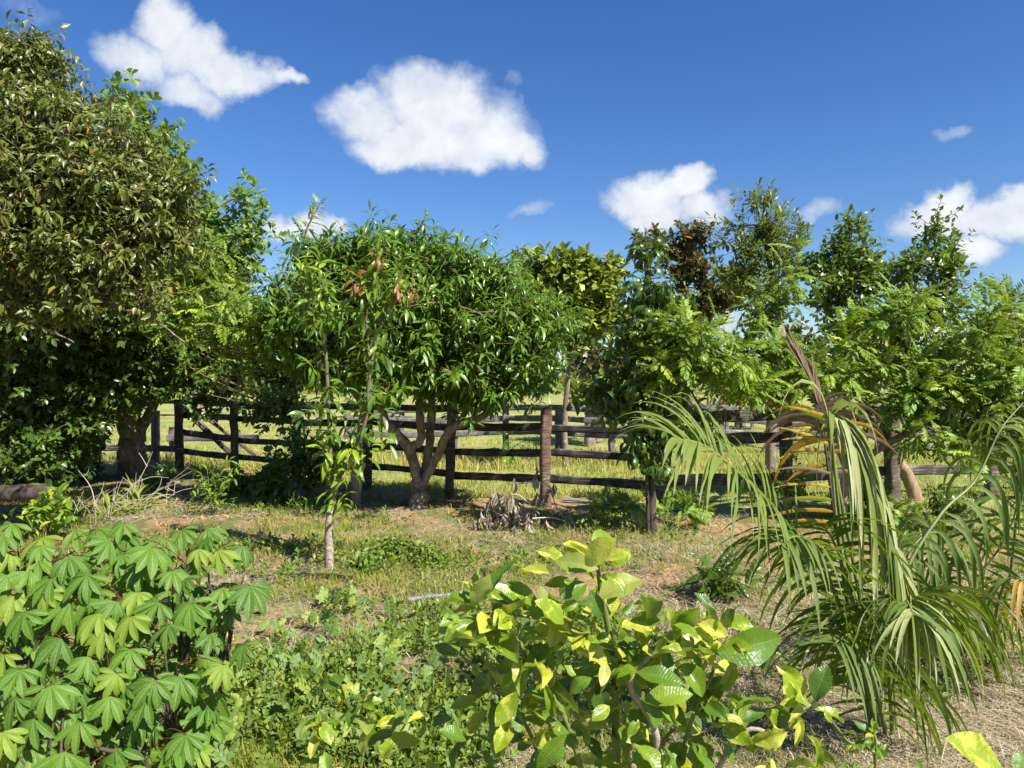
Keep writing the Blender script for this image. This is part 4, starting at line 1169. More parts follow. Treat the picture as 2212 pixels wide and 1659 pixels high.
for (x0, y0, x1, y1, mk, si) in hand:
    d = 1.50 + rng.uniform(-.08, .1)
    e = d + rng.uniform(-.05, .02)
    lime_leaf(lime, W(x0, y0, d), W(x1, y1, e), mk, si, (.15, .4, .6, .85)[rng.integers(0, 4)], toward + rng.normal(0, .35, 3) + (np.array([.8, 0, 0]) if si in (2, 4) else 0))
allb = np.vstack(LB)
made = 0
while made < 330:
    c = allb[rng.integers(4, len(allb))]
    if c[2] < .55 and rng.random() < .55:
        continue
    dr = unit(rng.standard_normal(3) * [1, 1, .6] + [0, -.2, .25])
    L = rng.uniform(.035, .09)
    a = c + dr * rng.uniform(.005, .05)
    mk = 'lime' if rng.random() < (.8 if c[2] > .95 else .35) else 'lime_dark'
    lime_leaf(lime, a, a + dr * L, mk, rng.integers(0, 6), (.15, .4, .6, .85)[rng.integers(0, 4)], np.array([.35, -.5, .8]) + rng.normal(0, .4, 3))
    made += 1
# lower interior leaves
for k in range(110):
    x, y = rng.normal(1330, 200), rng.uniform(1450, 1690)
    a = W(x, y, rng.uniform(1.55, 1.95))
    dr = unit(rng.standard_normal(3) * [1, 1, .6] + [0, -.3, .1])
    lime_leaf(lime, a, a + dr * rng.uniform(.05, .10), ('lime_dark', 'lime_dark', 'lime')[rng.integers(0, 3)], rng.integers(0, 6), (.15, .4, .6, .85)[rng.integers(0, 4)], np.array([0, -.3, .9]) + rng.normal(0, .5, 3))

mass_part('foliage', lime, LIME_MASS, ['lime', 'lime_dark', 'lime_pale'])

# smaller citrus shoots beside it
def shoot(label, base, pts_list, nl, size, mats, name='lime_shoot', r=.005):
    root = thing(name, label, 'plant', base)
    br = []
    for i, pts in enumerate(pts_list):
        br.append(branch_tube(root, pts, r, r * .5, M['greenstem'], 'stem' if i == 0 else 'branch'))
    ab = np.vstack([b[len(b) // 3:] for b in br])
    for k in range(nl):
        c = ab[rng.integers(0, len(ab))]
        dr = unit(rng.standard_normal(3) * [1, 1, .6] + [0, -.1, .35])
        lime_leaf(root, c, c + dr * rng.uniform(*size), mats[rng.integers(0, len(mats))], rng.integers(0, 6), (.15, .4, .6, .85)[rng.integers(0, 4)], np.array([0, -.4, .9]) + rng.normal(0, .4, 3))
    return root


g0 = gz(-.58, 2.35)
sh1 = shoot('small yellowing lime shoot left of the big lime bush', g0, [[g0, W(790, 1600, 2.3), W(760, 1540, 2.25), W(735, 1480, 2.2)], [W(790, 1600, 2.3), W(800, 1560, 2.25), W(780, 1500, 2.2)],
            [g0 + [0, 0, .15], W(700, 1620, 2.2), W(690, 1540, 2.2)], [g0 + [0, 0, .2], W(860, 1590, 2.3), W(880, 1560, 2.3)]], 46, (.05, .095), ['lime', 'lime', 'lime_pale', 'lime_dark'])
g1 = gz(1.02, 2.2)
sh2 = shoot('thin lime shoot with curled yellow buds at the foot of palm', g1, [[g1, W(1890, 1650, 2.15), W(1830, 1600, 2.1), W(1770, 1520, 2.05)], [g1 + [0, 0, .1], W(1890, 1640, 2.1), W(1885, 1580, 2.1)]], 22, (.03, .06), ['lime', 'lime_pale', 'lime_dark'])
g2 = gz(1.05, 1.5)
sh3 = thing('citrus_sprig', 'large mottled citrus leaf poking in at bottom right corner', 'plant', g2)
branch_tube(sh3, [g2, g2 + [.05, -.05, .4], W(2200, 1690, 1.42)], .006, .003, M['greenstem'], 'stem')
lime_leaf(sh3, W(2172, 1668, 1.42), W(2076, 1588, 1.38), 'lime', 0, .6, (.2, -.7, .8))
lime_leaf(sh3, W(2190, 1680, 1.42), W(2230, 1620, 1.45), 'lime_dark', 3, .4, (0, -.5, .8))
lime_leaf(sh3, W(2160, 1700, 1.42), W(2090, 1690, 1.42), 'lime_dark', 0, .4, (0, -.5, .8))


# ------------------------------------------------------------------ palms
def frond(palm, pts, mat, nside, L, width=.030, droop=1.2, start=.3, r0=.012, lean=.5, sides=(1, -1), rachis=None, spread=1.0, uph=(0, -.2, 1), rnd=(.1, .9), seg=7, lift=.25, mass=None):
    root = np.array(palm.location)
    c = spline([np.asarray(p, float) for p in pts], 40)
    mb = MB()
    mb.add(*tube(c, [r0, r0 * .7, r0 * .25], 6))
    fo = mb.build('frond', rachis or M['greenstem'], palm, root)
    T = unit(np.gradient(c, axis=0))
    for k in range(nside):
        u = start + (1 - start) * (k + .5) / nside
        for s in sides:
            i = min(38, int(u * 39 + rng.uniform(-.4, .4)))
            t = T[i]
            sd = unit(np.cross(t, np.asarray(uph, float))) * s
            nrm = unit(np.cross(sd, t)) * s
            if nrm[2] < 0:
                nrm = -nrm
            ln = L * (0.55 + .6 * math.sin(math.pi * (.12 + .78 * (k + .5) / nside))) * rng.uniform(.6, 1.15)
            if rng.random() < .08:
                continue
            fw = lean + .5 * ((k + .5) / nside)
            d = unit(sd * spread + t * fw + nrm * lift + rng.normal(0, .13, 3))
            p = c[i].copy()
            step = ln / seg
            pts_, dirs = [p.copy()], [d.copy()]
            g = droop * rng.uniform(.7, 1.3)
            for q in range(seg):
                d = unit(d + np.array([0, 0, -1.0]) * g * step * (1.2 + 1.3 * q / seg))
                p = p + d * step
                pts_.append(p.copy()); dirs.append(d.copy())
            pts_, dirs = np.array(pts_), np.array(dirs)
            wd = unit(np.cross(dirs, nrm + .0 * dirs) + 1e-6)
            nn = np.cross(wd, dirs)
            tt = np.linspace(0, 1, seg + 1)
            hw = width * .5 * np.clip(np.minimum(1, tt * 8 + .25) * (1 - tt ** 3.2), .04, 1) * rng.uniform(.8, 1.15)
            V = np.stack([pts_ - wd * hw[:, None] + nn * hw[:, None] * .35, pts_, pts_ + wd * hw[:, None] + nn * hw[:, None] * .35], 1).reshape(-1, 3)
            Q = [(3 * a + j, 3 * a + 3 + j, 3 * a + 4 + j, 3 * a + 1 + j) for a in range(seg) for j in range(2)]
            rn = rng.uniform(*rnd)
            A = np.stack([np.repeat(tt, 3), np.tile([-1, 0, 1], seg + 1), np.full(3 * (seg + 1), rn)], 1)
            mm = mat if not isinstance(mat, (list, tuple)) else mat[rng.integers(0, len(mat))]
            if mass is not None:
                mass.append((V - root, np.array(Q), A, [k for k in M if M[k] == mm][0]))
                continue
            me = make_mesh('leaflet', V - root, np.array(Q), mm, A)
            link('leaflet', me, fo)
    return fo


pb = G(1905, 1575)
palm = thing('palm', 'young palm with drooping green fronds and bleached tips, right foreground', 'palm', pb)
p0 = pb + [0, 0, -.02]
PM = []
frond(palm, [p0, W(1850, 1380, 3.75), W(1760, 1210, 3.65), W(1672, 1099, 3.55), W(1597, 1024, 3.45), W(1520, 962, 3.4), W(1450, 945, 3.35)], M['palm'], 40, .40, droop=2.0, start=.40, lift=.35, width=.025, uph=(0, -.6, 1), rnd=(.35, .95))
frond(palm, [p0 + [.02, .05, 0], W(1850, 1250, 3.8), W(1800, 1000, 3.75), W(1792, 905, 3.65), W(1825, 915, 3.5), W(1870, 1010, 3.42), W(1930, 1180, 3.36), W(1985, 1330, 3.3)], [M['palm_sun'], M['palm_sun'], M['palm']], 34, .62, droop=4.2, start=.42, lift=.25, width=.026, lean=.9, spread=.38, uph=(.2, -.8, .6), rnd=(.2, 1.0))
frond(palm, [p0 + [-.02, .08, 0], W(1830, 1300, 3.95), W(1800, 1080, 3.95), W(1785, 960, 3.95), W(1765, 850, 3.95), W(1740, 790, 3.95)], M['palm_brown'], 9, .24, droop=.3, start=.72, lift=0, width=.02, lean=1.6, spread=.22, rachis=M['bark_dark'], uph=(.2, -1, .1))
frond(palm, [p0 + [-.03, .06, 0], W(1835, 1320, 3.9), W(1800, 1100, 3.9), W(1780, 950, 3.9), W(1760, 880, 3.9)], [M['palm_brown'], M['palm_brown'], M['palm_orange']], 12, .34, droop=3.0, start=.62, lift=.1, width=.024, lean=.3, spread=1, rachis=M['bark_dark'], uph=(0, .5, 1), sides=(1, -1))
frond(palm, [p0 + [-.04, .02, 0], W(1850, 1350, 3.85), W(1815, 1180, 3.85), W(1800, 1050, 3.85), W(1795, 900, 3.85)], [M['palm_orange'], M['palm_orange'], M['palm_brown'], M['palm']], 10, .36, droop=.9, start=.45, lift=0, width=.02, lean=.12, spread=1, sides=(1,), uph=(.0, 1, .1))
frond(palm, [p0 + [-.04, .0, 0], W(1850, 1330, 3.7), W(1815, 1120, 3.65), W(1800, 980, 3.62), W(1792, 885, 3.6)], M['palm_orange'], 3, .26, droop=.5, start=.8, lift=0, width=.024, lean=.1, spread=1, sides=(1,), uph=(.0, 1, .1), rnd=(.5, 1))
frond(palm, [p0 + [-.03, -.03, 0], W(1860, 1430, 3.65), W(1810, 1300, 3.55), W(1770, 1200, 3.45), W(1730, 1160, 3.35), W(1680, 1170, 3.25)], M['palm'], 30, .46, droop=2.6, start=.25, lift=.25, width=.022, rnd=(.0, .5))
frond(palm, [p0 + [.05, 0, 0], W(1930, 1420, 3.7), W(1945, 1260, 3.75), W(2030, 1113, 3.85), W(2106, 1038, 3.95), W(2160, 930, 4.0), W(2210, 870, 4.05)], M['palm'], 22, .42, droop=9.0, start=.35, lift=.3, width=.024, lean=.3, spread=.6, uph=(0, -.3, 1), rnd=(.1, .7))
frond(palm, [p0 + [.03, -.05, 0], W(1920, 1430, 3.55), W(1930, 1330, 3.45), W(1950, 1290, 3.35), W(1975, 1330, 3.2)], [M['palm'], M['palm'], M['palm_sun']], 26, .5, mass=PM, droop=3.6, start=.15, lift=.2, width=.022, rnd=(0, .45), spread=.9)
frond(palm, [p0 + [0, -.06, 0], W(1890, 1480, 3.6), W(1860, 1400, 3.5), W(1835, 1370, 3.4), W(1800, 1390, 3.3)], M['palm'], 26, .44, mass=PM, droop=2.4, start=.1, lift=.2, width=.02, rnd=(0, .4))

frond(palm, [p0 + [-.05, -.02, 0], W(1885, 1500, 3.7), W(1872, 1430, 3.65), W(1862, 1360, 3.6), W(1850, 1290, 3.58)], M['palm'], 18, .34, droop=1.2, start=.15, lift=.1, width=.022, lean=.2, sides=(1,), uph=(0, 1, .1), rnd=(0, .35))
frond(palm, [p0 + [-.06, .0, 0], W(1870, 1420, 3.75), W(1840, 1280, 3.65), W(1805, 1180, 3.55), W(1775, 1130, 3.45)], M['palm'], 26, .46, mass=PM, droop=2.8, start=.2, lift=.2, width=.022, lean=.3, sides=(1, -1), uph=(0, .4, 1), rnd=(0, .5))
frond(palm, [p0 + [.06, -.02, 0], W(1930, 1480, 3.7), W(1950, 1380, 3.65), W(1975, 1300, 3.55), W(2010, 1270, 3.45)], [M['palm'], M['palm'], M['palm_sun']], 26, .5, mass=PM, droop=3.4, start=.2, lift=.2, width=.024, lean=.4, rnd=(.1, .8))
mass_part('inner_leaflets', palm, PM, ['palm', 'palm_sun'])
pb2 = gz(3.15, 5.0)
palm2 = thing('palm', 'darker palm clump at the right edge behind the young palm', 'palm', pb2)
q0 = pb2 + [0, 0, -.02]
frond(palm2, [q0, W(2050, 1345, 4.8), W(2110, 1250, 4.75), W(2172, 1160, 4.7), W(2215, 1040, 4.7)], M['palm'], 24, .52, droop=4.5, start=.15, lift=.2, width=.025, rnd=(.0, .5), uph=(0, -.7, .8))
frond(palm2, [q0, W(2110, 1300, 4.9), W(2060, 1180, 4.7), W(2010, 1150, 4.5), W(1960, 1190, 4.4)], M['palm'], 22, .5, droop=5, start=.25, lift=.2, width=.025, rnd=(.0, .55))
frond(palm2, [q0, W(2180, 1250, 4.9), W(2200, 1100, 4.8), W(2240, 980, 4.7), W(2330, 930, 4.6)], M['palm'], 22, .52, droop=5, start=.25, lift=.2, width=.025, rnd=(.1, .7))
frond(palm2, [q0, W(2150, 1330, 4.6), W(2170, 1260, 4.4), W(2200, 1250, 4.2), W(2250, 1300, 4.1)], [M['palm'], M['palm'], M['palm_orange']], 20, .5, droop=4.6, start=.15, lift=.2, width=.025, rnd=(.0, .6))
frond(palm2, [q0, W(2080, 1380, 4.6), W(2060, 1320, 4.4), W(2040, 1310, 4.2), W(2020, 1350, 4.1)], M['palm'], 18, .48, droop=4.8, start=.15, lift=.2, width=.032, rnd=(.0, .5))

# far palms on the right horizon
for k, (x, y, d, lab) in enumerate(((2182, 668, 46, 'far palm crown on the skyline at the right edge, left one'), (2216, 680, 46, 'far palm crown cut by the right picture edge'))):
    base = gz((x - CX) / F * d, d)
    fp = thing('coconut_palm', lab, 'palm', base, 'far palms on the skyline')
    top = W(x, y, d)
    mb = MB(); mb.add(*tube(spline([base, (base + top) / 2 + [.2, 0, 0], top], 10), [.2, .13], 7)); mb.build('trunk', M['bark'], fp, base)
    P, R, S, rn = whorls([top], [(0, 0, 1)], 16, th=(.3, 1.9), spacing=.02, droop=.1, size=(1.7, 2.3))
    add_leaves(fp, P, R, S, rn * .5, [pinnate_shape(16, ll=.22, lw=.16, droop=.9, seed=k, seg=1)], M['palm'], 30, 'frond')


# ------------------------------------------------------------------ small plants and litter in the middle ground
def small_plant(name, label, base, tops, shapes, mat, n, size, stem_mat=None, r=.006, th=(.5, 1.6), droop=.25, spacing=.03, per=2, nind=300, cat='plant', group=None, rest='foliage', up=(.7, .3), jitter=.3):
    root = thing(name, label, cat, base, group)
    T, A = [], []
    for i, tp in enumerate(tops):
        tp = np.asarray(tp, float)
        c = spline([np.asarray(base, float) - [0, 0, .02], (np.asarray(base) * .5 + tp * .5) + rng.normal(0, .03, 3), tp], 10)
        mb = MB(); mb.add(*tube(c, [r, r * .5], 6)); mb.build('stem', stem_mat or M['greenstem'], root, base)
        for k in range(per):
            j = 9 - int(k * 7 / max(per, 1))
            T.append(c[j]); A.append(unit(c[j] - c[j - 2] + rng.normal(0, .15, 3)))
    P, R, S, rn = whorls(T, A, n, th=th, spacing=spacing, droop=droop, size=size, upmix=up, jitter=jitter)
    add_leaves(root, P, R, S, rn, shapes, mat, nind)
    return root


g = G(462, 1120)
small_plant('seedling', 'bright green leafy seedling in shade left of the mango', g, [W(430 + 18 * k, 1000 + 14 * (k % 3), 9.9) for k in range(5)], SH['narrow'], M['seedling'], 9, (.10, .16), per=3)
g = G(105, 1150)
small_plant('seedling', 'yellow green seedling behind the cassava at the left edge', g, [W(100, 1050, 8.4), W(130, 1075, 8.4), W(85, 1085, 8.4), W(150, 1100, 8.3), W(60, 1110, 8.3)], SH['oval'], M['seedling'], 8, (.10, .18), per=3)
for k, (x, y, lab) in enumerate(((235, 1115, 'strap-leaved clump among the dead twigs at left'), (300, 1100, 'strap-leaved clump right of the dead twigs below leaning trunk'))):
    g = G(x, y)
    root = thing('strap_leaf_plant', lab, 'plant', g)
    P, R, S, rn = whorls([g + rng.normal(0, .06, 3) * [1, 1, 0] for _ in range(4)], [(0, 0, 1)] * 4, 9, th=(.15, 1.1), spacing=0, droop=.0, size=(.35, .55), jitter=.3)
    add_leaves(root, P, R, S, rn, SH['strap'], M['strap'], 80)
# dead twig shrub
g = G(205, 1135)
root = thing('dead_twig_shrub', 'bare pale dead twigs sticking up behind the cassava', 'shrub', g)
for k, pts in enumerate([[(205, 1137, 8.6), (235, 1100, 8.5), (290, 1050, 8.4), (315, 1010, 8.4), (330, 975, 8.4)], [(205, 1135, 8.6), (205, 1090, 8.5), (195, 1050, 8.5), (165, 1010, 8.5)], [(300, 1040, 8.4), (330, 1030, 8.4), (365, 1032, 8.4)],
                         [(230, 1110, 8.5), (290, 1090, 8.4), (340, 1060, 8.4), (372, 1045, 8.3)], [(318, 1008, 8.4), (308, 990, 8.4), (300, 978, 8.4)], [(200, 1100, 8.5), (220, 1060, 8.5), (225, 1040, 8.5)], [(250, 1100, 8.5), (255, 1060, 8.4), (265, 1035, 8.4)],
                         [(210, 1130, 8.6), (300, 1110, 8.4), (370, 1090, 8.3), (385, 1075, 8.3)], [(180, 1030, 8.5), (190, 1020, 8.5), (192, 1008, 8.5)], [(205, 1120, 8.6), (180, 1090, 8.5), (168, 1072, 8.5)], [(330, 1070, 8.4), (345, 1050, 8.4), (350, 1030, 8.4)]]):
    branch_tube(root, [W(*p) for p in pts], .008 if k < 2 else .0045, .0022, M['deadtwig'], 'twig', 5)
for k in range(26):
    x, y = rng.uniform(160, 380), rng.uniform(1060, 1120)
    branch_tube(root, [W(x, y, 8.4), W(x + rng.normal(8, 14), y - rng.uniform(10, 30), 8.4), W(x + rng.normal(18, 26), y - rng.uniform(20, 60), 8.4)], .004, .002, M['deadtwig'], 'twig', 4)
# dry fallen branch with hanging leaves
g = G(1100, 1150)
root = thing('dead_branch', 'fallen dead branch with hanging pale dry leaves by the post', 'branch', g)
br = []
for pts in [[(1090, 1150, 9.0), (1065, 1090, 9.0), (1062, 1045, 9.0)], [(1070, 1100, 9.0), (1110, 1068, 8.9), (1140, 1085, 8.9), (1165, 1110, 8.9)], [(1150, 1120, 8.9), (1190, 1118, 8.9), (1220, 1125, 8.9)], [(1165, 1140, 9.0), (1150, 1110, 9), (1110, 1120, 9)],
            [(1120, 1045, 9.1), (1160, 1040, 9.1), (1190, 1055, 9.1), (1200, 1090, 9.1), (1240, 1150, 9.0)], [(1080, 1110, 9), (1055, 1100, 9), (1050, 1120, 9)]]:
    br.append(branch_tube(root, [W(*p) for p in pts], .012, .004, M['deadtwig'], 'twig', 5))
bp = np.vstack(br)
T = np.array([bp[rng.integers(0, len(bp))] + rng.normal(0, .09, 3) for _ in range(46)])
T = np.vstack([T, np.array([W(rng.normal(1095, 22), rng.uniform(1065, 1130), 9 + rng.normal(0, .1)) for _ in range(22)])])
T[:, 2] = np.maximum(T[:, 2], .1)
P, R, S, rn = whorls(T, np.tile([0, 0, -1.0], (len(T), 1)), 5, th=(.0, .7), spacing=.01, droop=.6, size=(.11, .18), jitter=.6)
add_leaves(root, P, R, S, rn, SH['dry'], M['dryleaf'], 300)
# feathery seedlings near the corner post
for k, (x, y, lab) in enumerate(((1300, 1150, 'feathery yellow tipped seedling right of the fallen dead branch'), (1370, 1150, 'upright feathery seedling left of the drooping tree trunk'), (1445, 1150, 'upright feathery seedling right of the drooping tree trunk'),
                                 (1500, 1140, 'rightmost feathery seedling below the arching palm frond'))):
    g = G(x, y)
    root = small_plant('feathery_seedling', lab, g, [g + [rng.normal(0, .16), rng.normal(0, .1), rng.uniform(.2, .32)] for _ in range(4)], SH['pinnate_hi'], M['legume'], 5, (.22, .30), per=1, th=(.2, 1.0), droop=-.15, spacing=.02, group='feathery seedlings in a row')
for (x, y, top, rx, lab, mt, sh, sz, nn) in ((1560, 1290, 1195, 55, 'dark low leafy shrub between dead branch and palm', 'dark', 'pinnate_hi', (.16, .24), 16), (1700, 1120, 950, 50, 'bright small-leaved bush behind the arching palm frond', 'cashew', 'weed', (.06, .10), 40),
                                             (1945, 1160, 1085, 70, 'low feathery bush under the leaning citrus trunk', 'legume', 'pinnate_hi', (.22, .3), 16), (590, 1085, 985, 50, 'dark broad-leaved shrub in shade left of sapling', 'dark', 'oval', (.14, .2), 26),
                                             (520, 1075, 1010, 45, 'dark low shrub by the fence under the feather-leaved tree', 'dark', 'oval', (.1, .15), 22), (665, 1060, 885, 90, 'leafy shrub against the fence left of the sapling stem', 'citrus', 'oval', (.1, .15), 90),
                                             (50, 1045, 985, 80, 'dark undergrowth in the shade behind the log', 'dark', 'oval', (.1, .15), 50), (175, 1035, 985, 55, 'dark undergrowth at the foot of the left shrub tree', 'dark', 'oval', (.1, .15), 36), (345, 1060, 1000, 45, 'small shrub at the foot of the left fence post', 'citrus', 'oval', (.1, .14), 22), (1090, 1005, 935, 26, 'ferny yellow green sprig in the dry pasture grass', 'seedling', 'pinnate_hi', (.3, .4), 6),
                                             (1870, 1115, 1010, 40, 'shrubby undergrowth at the feather-leaved tree trunk', 'legume', 'pinnate_hi', (.2, .28), 16), (2060, 1120, 1050, 60, 'leafy undergrowth by the thick gate post', 'citrus', 'weed', (.07, .11), 36),
                                             (860, 1205, 1150, 60, 'leafy green weed clump in front of the mango trunk', 'weed', 'weed', (.05, .09), 46), (930, 1215, 1165, 40, 'leafy green weed clump right of the mango trunk front', 'weed', 'weed', (.05, .09), 34),
                                             (790, 1235, 1195, 40, 'leafy weed clump right of the sapling foot', 'weed', 'weed', (.05, .08), 30), (640, 1110, 1060, 20, 'thin upright weed left of sapling stem', 'seedling', 'narrow', (.06, .1), 5)):
    g = G(x, y)
    d = g[1]
    tops = []
    for q in range(nn):
        a = rng.uniform(0, 6.28); rr = rng.uniform(0, 1) ** .5
        tops.append(g + [rr * math.cos(a) * rx / F * d, rr * math.sin(a) * rx / F * d * .7, (y - top) / F * d * rng.uniform(.45, 1.0) * (1.05 - .5 * rr)])
    small_plant('leafy_shrub', lab, g, tops, SH[sh], M[mt], 6 if 'pinnate' not in sh else 4, sz, r=.004, per=2 if 'pinnate' not in sh else 1, nind=120, cat='shrub')
# log
lg = G(30, 1078)
root = thing('log', 'dark fallen log lying in the shade at the left edge', 'log', lg)
mb = MB(); mb.add(*tube(spline([lg + [-1.2, -.1, .10], lg + [-.3, 0, .13], lg + [.55, .15, .15]], 40), [.01] + [.15] * 12 + [.13] * 12 + [.01], 12, .05)); mb.build('trunk_section', M['bark_dark'], root, lg)
# hoses and pipes
def pipe(name, label, pts, r, mat, cat):
    c = spline(pts, 8 * len(pts))
    c[:, 2] = ground_z(c[:, 0], c[:, 1]) + r * 1.3 + np.abs(rng.normal(0, .004, len(c)))
    mb = MB(); mb.add(*tube(c, [r, r], 8))
    o = mb.build(name, mat)
    tag(o, label, cat)


pipe('irrigation_hose', 'black irrigation hose half hidden in weeds beside the cassava', [G(540, 1258), G(620, 1254), G(690, 1256), G(760, 1262)], .022, M['hose'], 'hose')
pipe('irrigation_pipe', 'short grey pipe lying in the weeds behind the lime bush', [G(880, 1306), G(940, 1294), G(1000, 1286), G(1040, 1284)], .02, M['pipe'], 'pipe')
pipe('water_pipe', 'long dark pipe lying on bare soil along the fence', [G(1215, 1090), G(1300, 1092), G(1380, 1093), G(1470, 1100)], .022, M['pipe'], 'pipe')
pipe('rusty_rod', 'thin rusty rod on the ground at the lower right', [G(2040, 1470), G(2120, 1500), G(2260, 1545)], .010, M['rust'], 'rod')
pipe('dry_vine', 'pale dry vine stem trailing below the lime bush', [G(800, 1640), G(880, 1615), G(960, 1580), G(1040, 1560), G(1100, 1555)], .007, M['deadtwig'], 'vine')

# shed with a pale sheet roof
sb = gz((1620 - CX) / F * 30, 30)
shed = thing('shed', 'small open shed with pale metal roof beyond the corral', 'shed', sb)
put_plank(shed, 'roof', W(1555, 862, 30), W(1690, 852, 30), 1.6, .05, plain_mat('pale_roof_sheet', (.62, .60, .58), .4, .1), upv=(0, -.9, .25), nseg=6, seed=3)
put_plank(shed, 'roof_beam', W(1555, 868, 29.3), W(1690, 858, 29.3), .12, .08, plain_mat('red_brown_beam', (.25, .09, .06)), seed=4)
for k, (x, dd) in enumerate(((1570, 29.6), (1625, 29.6), (1680, 29.6), (1600, 30.6), (1660, 30.6))):
    put_plank(shed, 'post', gz((x - CX) / F * dd, dd), W(x, 862, dd), .12, .12, M['wood_grey'], upv=(1, 0, 0), seed=60 + k)


# ------------------------------------------------------------------ ground cover
def blades(P, H, lean_dir, lean, width, mat, name, label, rnd, cat='grass', root=(0, 0, 0)):
    N = len(P)
    t = np.array([0, .5, 1.0])
    side = np.stack([-lean_dir[:, 1], lean_dir[:, 0], np.zeros(N)], 1)
    ctr = P[:, None] + np.stack([lean_dir[:, None, 0] * (lean * H)[:, None] * t ** 1.7, lean_dir[:, None, 1] * (lean * H)[:, None] * t ** 1.7, H[:, None] * t * (1 - .35 * np.clip(lean, 0, 1.5)[:, None] * t)], -1)
    hw = (width[:, None] * .5 * np.array([1, .8, .12]))[..., None] * side[:, None]
    V = np.stack([ctr - hw, ctr + hw], 2).reshape(-1, 3)
    base = np.arange(N)[:, None, None] * 6
    Q = (base + np.array([[0, 1, 3, 2], [2, 3, 5, 4]])[None]).reshape(-1, 4)
    A = np.stack([np.tile(np.repeat(t, 2), N), np.tile([-1, 1], N * 3), np.repeat(rnd, 6)], 1)
    o = link(name, make_mesh(name, V, Q, mat, A))
    tag(o, label, cat, kind='stuff')
    return o


def view_scatter(n, y0, y1, x0=-60, x1=2280):
    """points on the ground spread over a band of the picture, so that the density falls with distance"""
    y = rng.uniform(y0, y1, n)
    d = F * CAMH / (y - HY)
    x = rng.uniform(x0, x1, n)
    X = (x - CX) / F * d
    return X, d, x, y


def vnoise(x, y, s, seed=0):
    r = np.random.default_rng(seed)
    out = np.zeros_like(x)
    for k in range(5):
        a = r.uniform(0, 6.28)
        f = s * (1.0 + .8 * k)
        out += np.sin(f * (x * math.cos(a) + y * math.sin(a)) + r.uniform(0, 6.28)) / (1 + .6 * k)
    return out / 2.0


def fence_side(X, Y):
    """>0 beyond the fence"""
    a = Y - (9.75 + (X - 1.9) * (-.65))
    b = Y - (9.85 + (X - 1.98) * .34)
    return np.where(X < 1.9, a, b)


def rdir(n):
    a = rng.uniform(0, 6.28, n)
    return np.stack([np.cos(a), np.sin(a)], 1)


# garden: short green grass
X, Y, px, py = view_scatter(190000, 1060, 1750)
keep = (fence_side(X, Y) < -.05) & (1.2 * vnoise(X, Y, 2.3, 3) + rng.normal(0, .2, len(X)) > -.02)
keep &= ~((fence_side(X, Y) > -1.0) & (X > -1.2) & (rng.random(len(X)) < .72))
keep &= ~((px > 1350) & (py > 1180) & (rng.random(len(X)) < .7))
X, Y = X[keep], Y[keep]
P = np.stack([X, Y, ground_z(X, Y) - .01], 1)
n = len(X)
blades(P, rng.uniform(.04, .13, n) * (1 + .25 * (Y > 7)), rdir(n), rng.uniform(.2, 1.1, n), rng.uniform(.004, .009, n) * (.7 + Y * .06), M['grass'], 'garden_grass', 'short green grass growing among garden weeds', rng.beta(1.6, 2, n))
# straw lying on the soil
X, Y, px, py = view_scatter(105000, 1075, 1750)
z = vnoise(X, Y, 1.1, 8) + rng.normal(0, .3, len(X))
keep = (fence_side(X, Y) < .2) & ((z > .0) | ((px > 1350) & (z > -.7)) | ((py > 1100) & (py < 1190) & (z > -.6)))
X, Y = X[keep], Y[keep]
n = len(X)
P = np.stack([X, Y, ground_z(X, Y) + rng.uniform(.0, .03, n)], 1)
blades(P, rng.uniform(.02, .07, n), rdir(n), rng.uniform(1.5, 5.0, n), rng.uniform(.003, .007, n) * (.7 + Y * .05), M['straw'], 'straw_litter', 'dry straw and cut stems scattered on the soil', rng.random(n), 'straw')
# pasture grass
X, Y, px, py = view_scatter(95000, 905, 1085)
keep = (fence_side(X, Y) > .1) & (Y < 33) & (vnoise(X, Y, 1.3, 5) + rng.normal(0, .4, len(X)) > -.55)
X, Y = X[keep], Y[keep]
n = len(X)
P = np.stack([X, Y, ground_z(X, Y) - .01], 1)
near_dry = np.exp(-((Y - 17.0) / 1.6) ** 2)
blades(P, rng.uniform(.05, .15, n) * (1 + .8 * near_dry), rdir(n), rng.uniform(.15, .9, n), rng.uniform(.007, .013, n) * (1 + (Y - 10) * .05), M['fieldgrass'], 'pasture_grass', 'yellow green pasture grass beyond the fence', rng.beta(1.8, 2.0, n))
# tall dry grass in front of the corral
n = 9000
X = rng.uniform(-9, 9, n)
Y = 16.6 + rng.normal(0, .75, n)
cl = vnoise(X, Y, 2.2, 12)
keep = cl + rng.normal(0, .3, n) > -.2
X, Y = X[keep], Y[keep]
n = len(X)
P = np.stack([X, Y, ground_z(X, Y)], 1)
blades(P, rng.uniform(.18, .42, n), rdir(n), rng.uniform(.3, 1.2, n), rng.uniform(.008, .016, n), M['drygrass'], 'tall_dry_grass', 'tall dry yellow grass in front of the corral', rng.random(n))
# leafy weeds: small upright sprigs
X, Y, px, py = view_scatter(19000, 1085, 1740)
z = 1.25 * vnoise(X, Y, 1.9, 21) + rng.normal(0, .18, len(X)) + .25 * (py > 1230)
keep = (fence_side(X, Y) < -.2) & (z > .34) & ~((px > 1330) & (rng.random(len(X)) < .85)) & ~((py < 1190) & (rng.random(len(X)) < .5))
X, Y = X[keep], Y[keep]
n = len(X)
hh = rng.uniform(.03, .13, n)
T = np.stack([X, Y, ground_z(X, Y) + hh], 1)
P, R, S, rn = whorls(T, unit(rng.normal(0, .35, (n, 3)) + [0, 0, 1]), 9, th=(.4, 1.6), spacing=.011, droop=.1, size=(.028, .055), jitter=.4)
S = S * (.8 + .05 * P[:, 1])


